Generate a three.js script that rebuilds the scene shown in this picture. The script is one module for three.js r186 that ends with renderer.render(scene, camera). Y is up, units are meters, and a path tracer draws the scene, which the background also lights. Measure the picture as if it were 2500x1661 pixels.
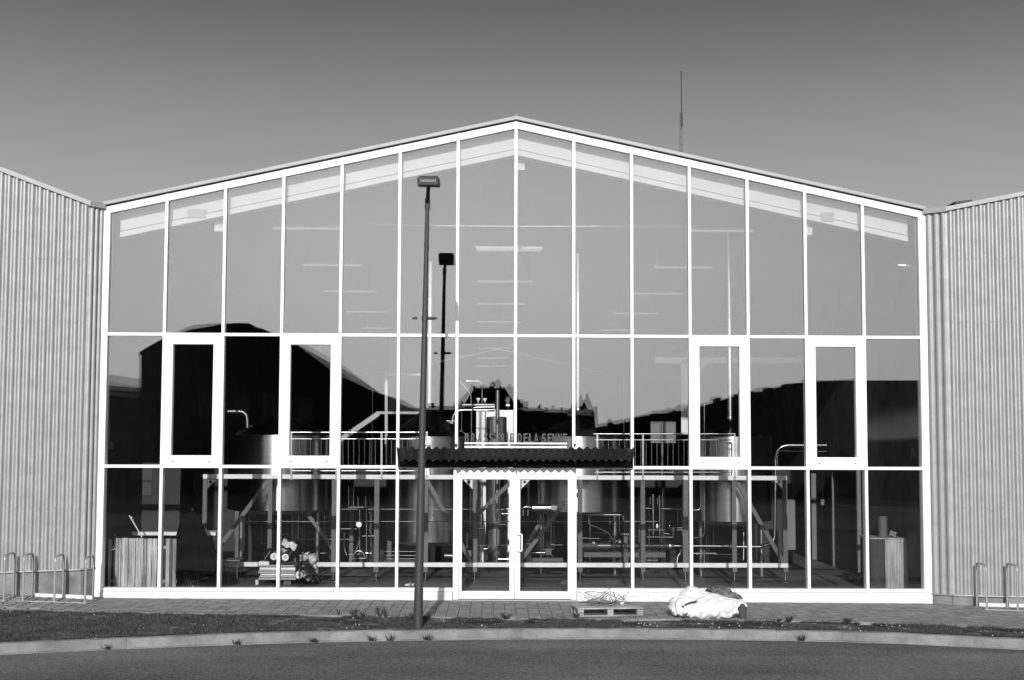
import * as THREE from 'three';
import { mergeGeometries, mergeVertices } from 'three/addons/utils/BufferGeometryUtils.js';
import { FontLoader } from 'three/addons/loaders/FontLoader.js';
import { TextGeometry } from 'three/addons/geometries/TextGeometry.js';
import { MarchingCubes } from 'three/addons/objects/MarchingCubes.js';

// ---------------------------------------------------------------- camera
const F = 3500, CX = 1250, CY = 830.5;                 // lens, in pixels of the 2500 x 1661 frame
const EYE = new THREE.Vector3(-0.4586, 2.85, 26.98), YAW = 0.0146, PITCH = 0.0744, ROLL = 0.0032;
const fwd = new THREE.Vector3(Math.sin(YAW) * Math.cos(PITCH), Math.sin(PITCH), -Math.cos(YAW) * Math.cos(PITCH));
const rt0 = new THREE.Vector3(Math.cos(YAW), 0, Math.sin(YAW));
const up0 = new THREE.Vector3().crossVectors(rt0, fwd);
const rt = rt0.clone().multiplyScalar(Math.cos(ROLL)).addScaledVector(up0, Math.sin(ROLL));
const up = up0.clone().multiplyScalar(Math.cos(ROLL)).addScaledVector(rt0, -Math.sin(ROLL));
const scene = new THREE.Scene();
const camera = new THREE.PerspectiveCamera(2 * Math.atan(CY / F) * 180 / Math.PI, 1024 / 680, 0.1, 2000);
camera.position.copy(EYE);
camera.quaternion.setFromRotationMatrix(new THREE.Matrix4().makeBasis(rt, up, fwd.clone().negate()));
const renderer = new THREE.WebGLRenderer({ antialias: true });
renderer.toneMapping = THREE.LinearToneMapping;
renderer.toneMappingExposure = 1;
renderer.shadowMap.enabled = true;
renderer.setSize(1024, 680);

// ---------------------------------------------------------------- noise
function lattice(n, s) { let q = s; const a = new Float32Array(n * n); for (let i = 0; i < n * n; i++) { q = (q * 1664525 + 1013904223) >>> 0; a[i] = q / 4294967296; } return a; }
const LAT = [lattice(256, 11), lattice(256, 23), lattice(256, 37)];
function vn(x, y, per, k = 0) {                         // tiling value noise, x and y in 0..per
  const L = LAT[k], x0 = Math.floor(x), y0 = Math.floor(y), fx = x - x0, fy = y - y0, u = fx * fx * (3 - 2 * fx), v = fy * fy * (3 - 2 * fy);
  const at = (i, j) => L[((i % per + per) % per) + 256 * ((j % per + per) % per)];
  return (at(x0, y0) * (1 - u) + at(x0 + 1, y0) * u) * (1 - v) + (at(x0, y0 + 1) * (1 - u) + at(x0 + 1, y0 + 1) * u) * v;
}
function fbm(u, v, base, oct, k = 0) { let s = 0, a = 0.5, t = 0; for (let o = 0; o < oct; o++) { const p = Math.min(base << o, 256); s += a * vn(u * p, v * p, p, k); t += a; a *= 0.55; } return s / t; }

// ---------------------------------------------------------------- sun and sky
const SUN_EL = 21.5 * Math.PI / 180, SUN_AZ = 2.7 * Math.PI / 180;   // low, behind the photographer, a little to the left
const sunDir = new THREE.Vector3(-Math.sin(SUN_AZ) * Math.cos(SUN_EL), Math.sin(SUN_EL), Math.cos(SUN_AZ) * Math.cos(SUN_EL));
const sun = new THREE.DirectionalLight(0xffffff, 4.2);
sun.position.copy(sunDir).multiplyScalar(80);
sun.target.position.set(0, 2, 0);
sun.castShadow = true; sun.shadow.mapSize.set(4096, 4096); sun.shadow.radius = 1;
Object.assign(sun.shadow.camera, { left: -26, right: 26, top: 18, bottom: -18, near: 1, far: 200 });
scene.add(sun, sun.target);
{
  const w = 1024, h = 512, d = new Float32Array(w * h * 4);
  for (let j = 0; j < h; j++) {
    const el = ((j + 0.5) / h - 0.5) * Math.PI, deg = el * 180 / Math.PI;
    for (let i = 0; i < w; i++) {
      const az = ((i + 0.5) / w - 0.5) * 2 * Math.PI;
      const x = Math.cos(el) * Math.cos(az), y = Math.sin(el), z = Math.cos(el) * Math.sin(az);
      const c = x * sunDir.x + y * sunDir.y + z * sunDir.z;
      const haze = 0.045 + 0.40 * Math.exp(-((Math.max(deg, 0) / 15) ** 3.5));      // pale haze low down, dark red-filter sky above
      const g = 0.55, hg = (1 - g * g) / Math.pow(1 + g * g - 2 * g * c, 1.5);    // forward scattering round the sun
      const wisp = 1 + 0.05 * (fbm(i / w, j / h, 14, 5, 1) - 0.5) + 0.05 * (fbm(i / w, (j / h * 3) % 1, 8, 4, 2) - 0.5);   // thin uneven high haze
      const L = (haze * (0.78 + 0.95 * hg) + 0.09 * hg) * wisp;
      const k = (j * w + i) * 4;
      d[k] = d[k + 1] = d[k + 2] = L; d[k + 3] = 1;
    }
  }
  const t = new THREE.DataTexture(d, w, h, THREE.RGBAFormat, THREE.FloatType);
  t.mapping = THREE.EquirectangularReflectionMapping; t.magFilter = t.minFilter = THREE.LinearFilter; t.needsUpdate = true;
  scene.background = t; scene.environment = t;
}

// ---------------------------------------------------------------- helpers
let seed = 7;
const rnd = () => { seed = (seed * 1664525 + 1013904223) >>> 0; return seed / 4294967296; };
const rr = (a, b) => a + (b - a) * rnd();
const V3 = (x, y, z) => new THREE.Vector3(x, y, z);
const rayOf = (px, py) => fwd.clone().addScaledVector(rt, (px - CX) / F).addScaledVector(up, -(py - CY) / F);
function P(px, py, z) { const d = rayOf(px, py), t = (z - EYE.z) / d.z; return EYE.clone().addScaledVector(d, t); }   // where a line of sight meets the plane at depth z
const PXM = (z) => (EYE.z - z) / F;                     // metres per pixel at depth z
function onGround(px, py, h = 0) { const d = rayOf(px, py), t = (h - EYE.y) / d.y; return EYE.clone().addScaledVector(d, t); }
function Mir(px, py, zb) { const p = P(px, py, -zb); p.z = zb; return p; }  // a thing across the street that the glass mirrors
const G = (x) => -0.005 * x;                            // the pavement falls slightly to the right
const rise = (x) => 0.075 * Math.max(0, -x - 7.45);          // and climbs a little against the left wing
const G2 = (x, z) => G(x) + rise(x) * Math.max(0, 1 - z / 2.3);
const col = (v) => new THREE.Color().setRGB(v, v, v);

const ORIGIN = new WeakMap(), taken = new Map();
function numbered(n) { const k = taken.get(n) ?? 0; taken.set(n, k + 1); return k ? `${n}_${String(k).padStart(3, '0')}` : n; }
function thing(name, label, category, pos = V3(0, 0, 0), group) {
  const o = new THREE.Group(); o.name = numbered(name); o.position.copy(pos); scene.add(o);
  o.userData = { label, category }; if (group) o.userData.group = group;
  ORIGIN.set(o, pos.clone()); return o;
}
function prep(g) {
  let q = g.index ? g.toNonIndexed() : g;
  if (!q.attributes.normal) q.computeVertexNormals();
  for (const k of Object.keys(q.attributes)) if (!['position', 'normal', 'uv'].includes(k)) q.deleteAttribute(k);
  const p = q.attributes.position, n = p.count, uv = new Float32Array(n * 2);
  const a = V3(), b = V3(), c = V3();
  for (let i = 0; i < n; i += 3) {
    a.fromBufferAttribute(p, i); b.fromBufferAttribute(p, i + 1).sub(a); c.fromBufferAttribute(p, i + 2).sub(a); b.cross(c);
    const X = Math.abs(b.x), Y = Math.abs(b.y), Z = Math.abs(b.z);
    for (let k = i; k < i + 3; k++) {
      const x = p.getX(k), y = p.getY(k), z = p.getZ(k);
      if (Y >= X && Y >= Z) { uv[2 * k] = x; uv[2 * k + 1] = z; } else if (X > Z) { uv[2 * k] = z; uv[2 * k + 1] = y; } else { uv[2 * k] = x; uv[2 * k + 1] = y; }
    }
  }
  q.setAttribute('uv', new THREE.BufferAttribute(uv, 2));
  return q;
}
function part(name, geos, mat, parent, keepUV = false) {
  const list = (Array.isArray(geos) ? geos : [geos]).map((g) => keepUV ? (g.index ? g.toNonIndexed() : g) : prep(g));
  const g = list.length > 1 ? mergeGeometries(list) : list[0];
  const o = parent ? ORIGIN.get(parent) : V3(0, 0, 0);
  g.translate(-o.x, -o.y, -o.z);
  const m = new THREE.Mesh(g, mat); m.name = parent ? name : numbered(name); m.castShadow = m.receiveShadow = true;
  (parent ?? scene).add(m); ORIGIN.set(m, o); return m;
}
function solo(name, geos, mat, label, category, group) { const m = part(name, geos, mat); m.userData = { label, category }; if (group) m.userData.group = group; return m; }
function struct(name, geos, mat, label) { const m = part(name, geos, mat); m.userData = { kind: 'structure' }; if (label) m.userData.label = label; return m; }
function copyOf(o, [x, y, z], turn, label) {
  const c = o.clone(); c.name = numbered(o.name.replace(/_\d{3}$/, '')); c.position.set(x, y, z); c.rotation.y = turn ?? o.rotation.y;
  c.userData = { ...o.userData, label }; scene.add(c); return c;
}
const box = (x0, x1, y0, y1, z0, z1) => new THREE.BoxGeometry(Math.abs(x1 - x0), Math.abs(y1 - y0), Math.abs(z1 - z0)).translate((x0 + x1) / 2, (y0 + y1) / 2, (z0 + z1) / 2);
function basisAlong(a, b, hint = V3(0, 0, 1)) {
  const d = b.clone().sub(a), L = d.length(); d.normalize();
  let s = hint.clone().cross(d); if (s.lengthSq() < 1e-6) s = V3(1, 0, 0).cross(d); s.normalize();
  const u = s.clone().cross(d);
  return { m: new THREE.Matrix4().makeBasis(s, d, u).setPosition(a.clone().add(b).multiplyScalar(0.5)), L };
}
const bar = (a, b, w, h, hint) => { const { m, L } = basisAlong(a, b, hint); return new THREE.BoxGeometry(w, L, h).applyMatrix4(m); };   // w across (in the picture plane), h deep
const cyl = (a, b, r, r2 = r, seg = 16) => { const { m, L } = basisAlong(a, b); return new THREE.CylinderGeometry(r2, r, L, seg).applyMatrix4(m); };
const ball = (c, r, sx = 1, sy = 1, sz = 1, n = 12) => new THREE.SphereGeometry(r, n, Math.max(6, n * 0.7 | 0)).scale(sx, sy, sz).translate(c.x, c.y, c.z);
function rounded(pts, bend) {
  const out = [pts[0]];
  for (let i = 1; i < pts.length - 1; i++) {
    const a = pts[i - 1], b = pts[i], c = pts[i + 1];
    const r = Math.min(bend, a.distanceTo(b) * 0.45, b.distanceTo(c) * 0.45);
    const p = b.clone().addScaledVector(a.clone().sub(b).normalize(), r), q = b.clone().addScaledVector(c.clone().sub(b).normalize(), r);
    for (let k = 0; k <= 6; k++) { const t = k / 6; out.push(p.clone().multiplyScalar((1 - t) ** 2).addScaledVector(b, 2 * t * (1 - t)).addScaledVector(q, t * t)); }
  }
  out.push(pts[pts.length - 1]); return out;
}
function sweep(pts, r, seg = 10) {                     // a round tube along a line of points; r a number or a function of 0..1
  const pos = [], nor = [], idx = [], n = pts.length;
  let T = pts[1].clone().sub(pts[0]).normalize(), N = Math.abs(T.y) > 0.9 ? V3(1, 0, 0) : V3(0, 1, 0);
  N.addScaledVector(T, -N.dot(T)).normalize();
  for (let i = 0; i < n; i++) {
    const t = (i === n - 1 ? pts[i].clone().sub(pts[i - 1]) : i === 0 ? pts[1].clone().sub(pts[0]) : pts[i + 1].clone().sub(pts[i - 1])).normalize();
    N.addScaledVector(t, -N.dot(t)).normalize();
    const B = t.clone().cross(N), R = typeof r === 'function' ? r(i / (n - 1)) : r;
    for (let k = 0; k < seg; k++) {
      const a = k / seg * Math.PI * 2, v = N.clone().multiplyScalar(Math.cos(a)).addScaledVector(B, Math.sin(a));
      nor.push(v.x, v.y, v.z); pos.push(pts[i].x + v.x * R, pts[i].y + v.y * R, pts[i].z + v.z * R);
    }
    if (i) for (let k = 0; k < seg; k++) { const a = (i - 1) * seg + k, b = (i - 1) * seg + (k + 1) % seg, c = a + seg, e = b + seg; idx.push(a, b, c, b, e, c); }
  }
  for (let k = 1; k < seg - 1; k++) { idx.push(0, k + 1, k); const o = (n - 1) * seg; idx.push(o, o + k, o + k + 1); }
  const g = new THREE.BufferGeometry();
  g.setAttribute('position', new THREE.Float32BufferAttribute(pos, 3)); g.setAttribute('normal', new THREE.Float32BufferAttribute(nor, 3)); g.setIndex(idx);
  return g;
}
function lathe(prof, c, seg = 40) { const g = new THREE.LatheGeometry(prof.map(([r, y]) => new THREE.Vector2(Math.max(r, 1e-4), y)), seg); return g.translate(c.x, c.y, c.z); }
function prismZ(pts, z0, z1) {                          // outline in x,y pushed from z0 to z1
  const s = new THREE.Shape(pts.map((p) => new THREE.Vector2(p.x ?? p[0], p.y ?? p[1])));
  return new THREE.ExtrudeGeometry(s, { depth: z1 - z0, bevelEnabled: false }).translate(0, 0, z0);
}

// ---------------------------------------------------------------- procedural textures and materials
function tex(n, m, fn, metresU, metresV, srgb = true) {
  const d = new Uint8Array(n * m * 4);
  for (let j = 0; j < m; j++) for (let i = 0; i < n; i++) { const v = Math.max(0, Math.min(255, fn(i / n, j / m, i, j) * 255)), k = (j * n + i) * 4; d[k] = d[k + 1] = d[k + 2] = v; d[k + 3] = 255; }
  const t = new THREE.DataTexture(d, n, m); t.wrapS = t.wrapT = THREE.RepeatWrapping; t.magFilter = THREE.LinearFilter; t.minFilter = THREE.LinearMipmapLinearFilter; t.generateMipmaps = true;
  t.colorSpace = srgb ? THREE.SRGBColorSpace : THREE.NoColorSpace; t.repeat.set(1 / metresU, 1 / metresV); t.needsUpdate = true; return t;
}
let q0 = 99; const hash = () => { q0 = (q0 * 1664525 + 1013904223) >>> 0; return q0 / 4294967296; };
const tAsphalt = tex(1024, 1024, (u, v) => 0.78 + 0.42 * (hash() - 0.5) + 0.34 * (fbm(u, v, 5, 6) - 0.5) + 0.36 * (fbm(u, v * 4 % 1, 2, 4, 1) - 0.5), 13, 13);
const tAsphaltB = tex(512, 512, (u, v) => 0.5 + 0.5 * (hash() - 0.5), 1.2, 1.2, false);
const tConc = tex(512, 512, (u, v) => 0.80 + 0.24 * (hash() - 0.5) + 0.5 * (fbm(u, v, 5, 5, 1) - 0.5), 1.7, 1.7);
const tPaver = tex(512, 512, (u, v) => 0.84 + 0.20 * (hash() - 0.5) + 0.22 * (fbm(u, v, 8, 4, 2) - 0.5), 1.3, 1.3);
const tPaint = tex(256, 256, (u, v) => 0.95 + 0.04 * (hash() - 0.5) + 0.10 * (fbm(u, v, 4, 4) - 0.5), 1.5, 1.5);
const tGalv = tex(512, 512, (u, v) => 0.88 + 0.10 * (hash() - 0.5) + 0.14 * (fbm(u, v, 10, 4, 1) - 0.5), 1.6, 1.6);
const tSteel = tex(512, 512, (u, v) => 0.86 + 0.06 * (vn(u * 3, v * 120, 256) - 0.5) + 0.16 * (fbm(u, v, 4, 4, 2) - 0.5), 1.4, 1.4);
const tWood = tex(512, 512, (u, v) => 0.70 + 0.34 * (vn(u * 90 + 6 * fbm(u, v, 2, 3), v * 3, 256, 1) - 0.5) + 0.34 * (fbm(u, v, 6, 4) - 0.5) + 0.08 * (hash() - 0.5), 0.9, 1.8);
const tWoodH = tex(512, 512, (u, v) => 0.74 + 0.34 * (vn(u * 3, v * 90, 256, 1) - 0.5) + 0.3 * (fbm(u, v, 6, 4) - 0.5) + 0.08 * (hash() - 0.5), 1.8, 0.9);
const tCloth = tex(256, 256, (u, v) => 0.85 + 0.10 * (hash() - 0.5) + 0.28 * (fbm(u, v, 5, 4, 2) - 0.5), 0.6, 0.6);
const tSoil = tex(512, 512, (u, v) => 0.62 + 0.34 * (hash() - 0.5) + 0.9 * (fbm(u, v, 7, 5) - 0.5), 2.3, 2.3);
const tFloor = tex(512, 512, (u, v) => 0.76 + 0.08 * (hash() - 0.5) + 0.5 * (fbm(u, v, 3, 5, 2) - 0.5), 5, 5);
const tBrick = tex(512, 512, (u, v, i, j) => { const row = Math.floor(v * 24), x = (u * 12 + (row % 2) * 0.5) % 1, y = (v * 24) % 1; return x < 0.05 || y < 0.12 ? 0.9 : 0.62 + 0.24 * (fbm(u, v, 10, 3) - 0.5) + 0.1 * (hash() - 0.5); }, 3, 2);

const std = (v, roughness = 0.7, metalness = 0, extra = {}) => new THREE.MeshStandardMaterial({ color: col(v), roughness, metalness, ...extra });
const dull = (v, roughness, spec, extra = {}) => new THREE.MeshPhysicalMaterial({ color: col(v), roughness, metalness: 0, specularIntensity: spec, ...extra });
const M = {
  white: std(0.82, 0.42, 0, { map: tPaint }),
  whiteSill: std(0.66, 0.6, 0, { map: tPaint }),
  trim: std(0.36, 0.6, 0.1, { map: tPaint }),
  galv: std(0.37, 0.5, 0.3, { map: tGalv }),
  plinth: std(0.30, 0.9, 0, { map: tConc, bumpMap: tAsphaltB, bumpScale: 0.002 }),
  asphalt: dull(0.27, 1, 0, { map: tAsphalt, bumpMap: tAsphaltB, bumpScale: 0.004 }),
  paver: [0.34, 0.315, 0.365, 0.30].map((v) => dull(v, 0.95, 0.1, { map: tPaver, bumpMap: tAsphaltB, bumpScale: 0.0015 })),
  sand: std(0.07, 1, 0, { map: tSoil }),
  kerb: [0.31, 0.285, 0.335].map((v) => std(v, 0.88, 0, { map: tConc, bumpMap: tAsphaltB, bumpScale: 0.002 })),
  soil: dull(0.26, 1, 0, { map: tSoil, bumpMap: tSoil, bumpScale: 0.02 }),
  lamp: std(0.045, 0.6, 0.2, { map: tPaint }),
  lampDark: std(0.02, 0.5, 0.2),
  lens: std(0.2, 0.15, 0.1),
  rack: std(0.46, 0.4, 0.4, { map: tGalv }),
  bitumen: dull(0.016, 0.55, 0.35, { map: tConc }),
  fascia: dull(0.012, 0.6, 0.3, { map: tPaint }),
  letter: std(0.055, 0.6, 0.2),
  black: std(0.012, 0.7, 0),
  slot: std(0.03, 0.9),
  steel: std(0.56, 0.27, 1, { map: tSteel }),
  steelTank: new THREE.MeshPhysicalMaterial({ color: col(0.6), roughness: 0.32, metalness: 1, map: tSteel, anisotropy: 0.85, anisotropyRotation: Math.PI / 2 }),
  steelCone: std(0.25, 0.24, 1, { map: tSteel }),
  steelDull: std(0.30, 0.42, 0.85, { map: tSteel }),
  beam: std(0.62, 0.5, 0.1, { map: tPaint }),  // on the platform beams, the sun highlight is put into this pale colour
  post: std(0.12, 0.5, 0.7, { map: tSteel }),  // same steel as the platform beams, darkened in colour where no highlight falls
  deck: std(0.10, 0.8, 0.2),
  dark: std(0.02, 0.6, 0.1),
  cabinet: std(0.86, 0.5, 0, { map: tPaint }),
  trolley: std(0.08, 0.7),
  greyBox: std(0.13, 0.55, 0.1, { map: tPaint }),
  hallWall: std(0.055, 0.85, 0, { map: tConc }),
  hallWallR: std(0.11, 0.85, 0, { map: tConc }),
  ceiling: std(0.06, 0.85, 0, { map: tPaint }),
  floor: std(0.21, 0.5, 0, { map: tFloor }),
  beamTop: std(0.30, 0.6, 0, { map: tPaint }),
  wood: [0.62, 0.74, 0.50, 0.82].map((v) => std(v, 0.8, 0, { map: tWood })),
  woodH: [0.48, 0.56, 0.42].map((v) => std(v, 0.85, 0, { map: tWoodH })),
  ply: std(0.60, 0.75, 0, { map: tWood }),
  plyDark: std(0.06, 0.8, 0, { map: tWood }),
  blackCloth: dull(0.006, 1, 0, { map: tCloth }),
  bag: std(0.74, 0.85, 0, { map: tPaint, bumpMap: tCloth, bumpScale: 0.01 }),
  bagPlastic: std(0.62, 0.45, 0, { map: tCloth }),
  blackPlastic: std(0.008, 0.35, 0),
  strap: std(0.05, 0.8, 0),
  debris: std(0.22, 0.95, 0, { map: tSoil }),
  wire: std(0.025, 0.7, 0.2),
  wheel: std(0.5, 0.5, 0.1), wheelHub: std(0.28, 0.5, 0.1),
  weed: std(0.03, 0.8, 0, { side: THREE.DoubleSide }),
  brickDark: std(0.10, 0.9, 0, { map: tBrick }),
  roofDark: std(0.05, 0.8, 0, { map: tConc }),
  houseWall: std(0.12, 0.9, 0, { map: tConc }),
  sheetPale: std(0.85, 0.6, 0, { map: tPaint }),
  winDark: std(0.03, 0.1, 0),
  ground: dull(0.06, 1, 0, { map: tSoil }),
  paper: std(0.6, 0.8, 0),
  led: std(0.12, 0.5, 0, { emissive: col(1), emissiveIntensity: 0.14 }),
  ledBody: std(0.12, 0.5, 0),
  glass: new THREE.MeshPhysicalMaterial({ color: col(1), transmission: 1, thickness: 0, roughness: 0, metalness: 0, ior: 1.7 }),
};

// ================================================================ SETTING
const HALF = 7.7, W = 1.1, Y_TOP = 4.94, Y_LOW = 2.468, Y_BOT = 0.215;
const roofY = (x) => 8.903 - 0.2176 * Math.abs(x);      // upper edge of the glass
struct('ground', box(-250, 250, -0.6, -0.30, 45, 330), M.ground);

// kerb line and the edge of the pavement, from where they meet the ground
const spline = (list) => { const p = list.map(([x, y]) => onGround(x, y, 0)).sort((a, b) => a.x - b.x); return (x) => {
  let i = 0; while (i < p.length - 2 && x > p[i + 1].x) i++;
  const a = p[Math.max(i - 1, 0)], b = p[i], c = p[i + 1], d = p[Math.min(i + 2, p.length - 1)], t = (x - b.x) / (c.x - b.x);
  if (t < 0 || t > 1) return b.z + (c.z - b.z) * t + 0;
  const m0 = (c.z - a.z) / (c.x - a.x) * (c.x - b.x), m1 = (d.z - b.z) / (d.x - b.x) * (c.x - b.x);
  return (2 * t ** 3 - 3 * t * t + 1) * b.z + (t ** 3 - 2 * t * t + t) * m0 + (-2 * t ** 3 + 3 * t * t) * c.z + (t ** 3 - t * t) * m1;
}; };
const kerbZ = spline([[0, 1579], [330, 1563], [700, 1549], [1000, 1541.5], [1300, 1537], [1600, 1536], [1850, 1537], [2150, 1542], [2500, 1556]]);
const edgeZ = spline([[0, 1496], [350, 1502], [700, 1505.5], [1000, 1508.5], [1300, 1511], [1600, 1512], [1850, 1513], [2150, 1518], [2500, 1529]]);
function ribbon(x0, x1, n, za, zb, ya, yb, rows = 1) {   // a sheet between two lines along x
  const pos = [], idx = [];
  for (let i = 0; i <= n; i++) { const x = x0 + (x1 - x0) * i / n; for (let j = 0; j <= rows; j++) { const t = j / rows; pos.push(x, (ya(x) * (1 - t) + yb(x) * t), za(x) * (1 - t) + zb(x) * t); } }
  for (let i = 0; i < n; i++) for (let j = 0; j < rows; j++) { const a = i * (rows + 1) + j, b = a + 1, c = a + rows + 1, d = c + 1; idx.push(a, b, c, b, d, c); }
  const g = new THREE.BufferGeometry(); g.setAttribute('position', new THREE.Float32BufferAttribute(pos, 3)); g.setIndex(idx); g.computeVertexNormals(); return g;
}
const KH = 0.15;
struct('road', ribbon(-60, 60, 120, (x) => kerbZ(Math.max(-18, Math.min(18, x))) - 0.1, () => 60, (x) => G(x) - KH, (x) => G(x) - KH - 0.02, 6), M.asphalt);
{
  const kerb = struct('kerb', ribbon(-24, 24, 48, (x) => kerbZ(Math.max(-13, Math.min(13, x))) - 0.3, (x) => kerbZ(Math.max(-13, Math.min(13, x))) - 0.03, (x) => G(x) - 0.06, (x) => G(x) - 0.2), M.sand);
  // stones of about a metre, rounded at the upper front edge
  const prof = [[0, -0.35], [0, 0], [0.115, 0], [0.14, -0.008], [0.155, -0.03], [0.175, -0.13], [0.20, -0.142], [0.20, -0.35]];
  let x = -13.2, k = 0;
  while (x < 12.8) {
    const a = V3(x, 0, kerbZ(x)), b = V3(x + 1, 0, kerbZ(x + 1)), d = b.clone().sub(a).setY(0).normalize(), L = 1.0;
    const s = new THREE.Shape(prof.map(([u, v]) => new THREE.Vector2(u, v)));
    const g = new THREE.ExtrudeGeometry(s, { depth: L - 0.003, bevelEnabled: false, curveSegments: 1 });
    const nrm = V3(-d.z, 0, d.x);                        // towards the road
    g.applyMatrix4(new THREE.Matrix4().makeBasis(nrm, V3(0, 1, 0), d.clone().negate()).setPosition(a.clone().addScaledVector(d, L).addScaledVector(nrm, -0.155).setY(G(x) + rr(-0.004, 0.004))));
    part('kerb_stone', g, M.kerb[k++ % 3], kerb);
    x += d.x * 1.0;
  }
}
struct('verge_soil', ribbon(-24, 24, 160, (x) => edgeZ(Math.max(-13, Math.min(13, x))), (x) => kerbZ(Math.max(-13, Math.min(13, x))) - 0.15, (x) => G(x) - 0.02 + 0.012 * Math.sin(x * 3.1), (x) => G(x) - 0.012 + 0.008 * Math.sin(x * 5.3), 8), M.soil);
{
  const pav = struct('pavement', ribbon(-26, 26, 40, () => -0.06, (x) => edgeZ(Math.max(-13, Math.min(13, x))), (x) => G2(Math.max(x, -13), 0) - 0.024, (x) => G(x) - 0.02, 4), M.sand);
  // paving stones: columns running away from the facade
  const list = [], px = 0.2, pz = 0.2, gap = 0.007;
  for (let i = -54; i < 54; i++) for (let j = 0; j < 20; j++) {
    const x = (i + 0.5) * px, z = 0.10 + (j + 0.5 - (i & 1 ? 0.5 : 0)) * pz;
    if (z + pz / 2 > edgeZ(x) - 0.07) continue;
    list.push([x, z]);
  }
  list.sort((a, b) => b[1] - a[1] || Math.abs(a[0]) - Math.abs(b[0]));
  const shapes = M.paver.map(() => { const s = new THREE.Shape(); const a = (px - gap) / 2, b = (pz - gap) / 2; s.moveTo(-a, -b); s.lineTo(a, -b); s.lineTo(a, b); s.lineTo(-a, b); return prep(new THREE.ExtrudeGeometry(s, { depth: 0.04, bevelEnabled: true, bevelSize: 0.003, bevelThickness: 0.003, bevelSegments: 1, bevelOffset: -0.003 }).rotateX(-Math.PI / 2).translate(0, -0.042, 0)); });
  const rest = M.paver.map(() => []);
  list.forEach(([x, z], n) => {
    const k = Math.floor(rnd() * 4), y = G2(x, z) + rr(-0.002, 0.002), tilt = rr(-0.006, 0.006);
    const inView = Math.abs(x) < 9.6;
    if (inView && n < 420 && pav.children.length < 300) {
      const m = new THREE.Mesh(shapes[k], M.paver[k]); m.name = 'paving_stone'; m.position.set(x, y, z); m.rotation.z = tilt - 0.005; m.castShadow = m.receiveShadow = true; pav.add(m);
    } else rest[k].push(shapes[k].clone().rotateZ(tilt - 0.005).translate(x, y, z));
  });
  rest.forEach((r, k) => { const m = part('paving_stones', r, M.paver[k], pav); m.userData.kind = 'stuff'; });
  let x = -12; let k = 0;
  while (x < 12) {                                       // slim edging stones along the verge
    const a = V3(x + 0.006, 0, edgeZ(x)), b = V3(x + 0.994, 0, edgeZ(x + 1));
    a.y = G(a.x) - 0.06 + 0.012; b.y = G(b.x) - 0.06 + 0.012;
    part('edging_stone', bar(a, b, 0.06, 0.13, V3(0, 1, 0)), M.kerb[k++ % 3], pav); x += 1;
  }
}

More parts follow.
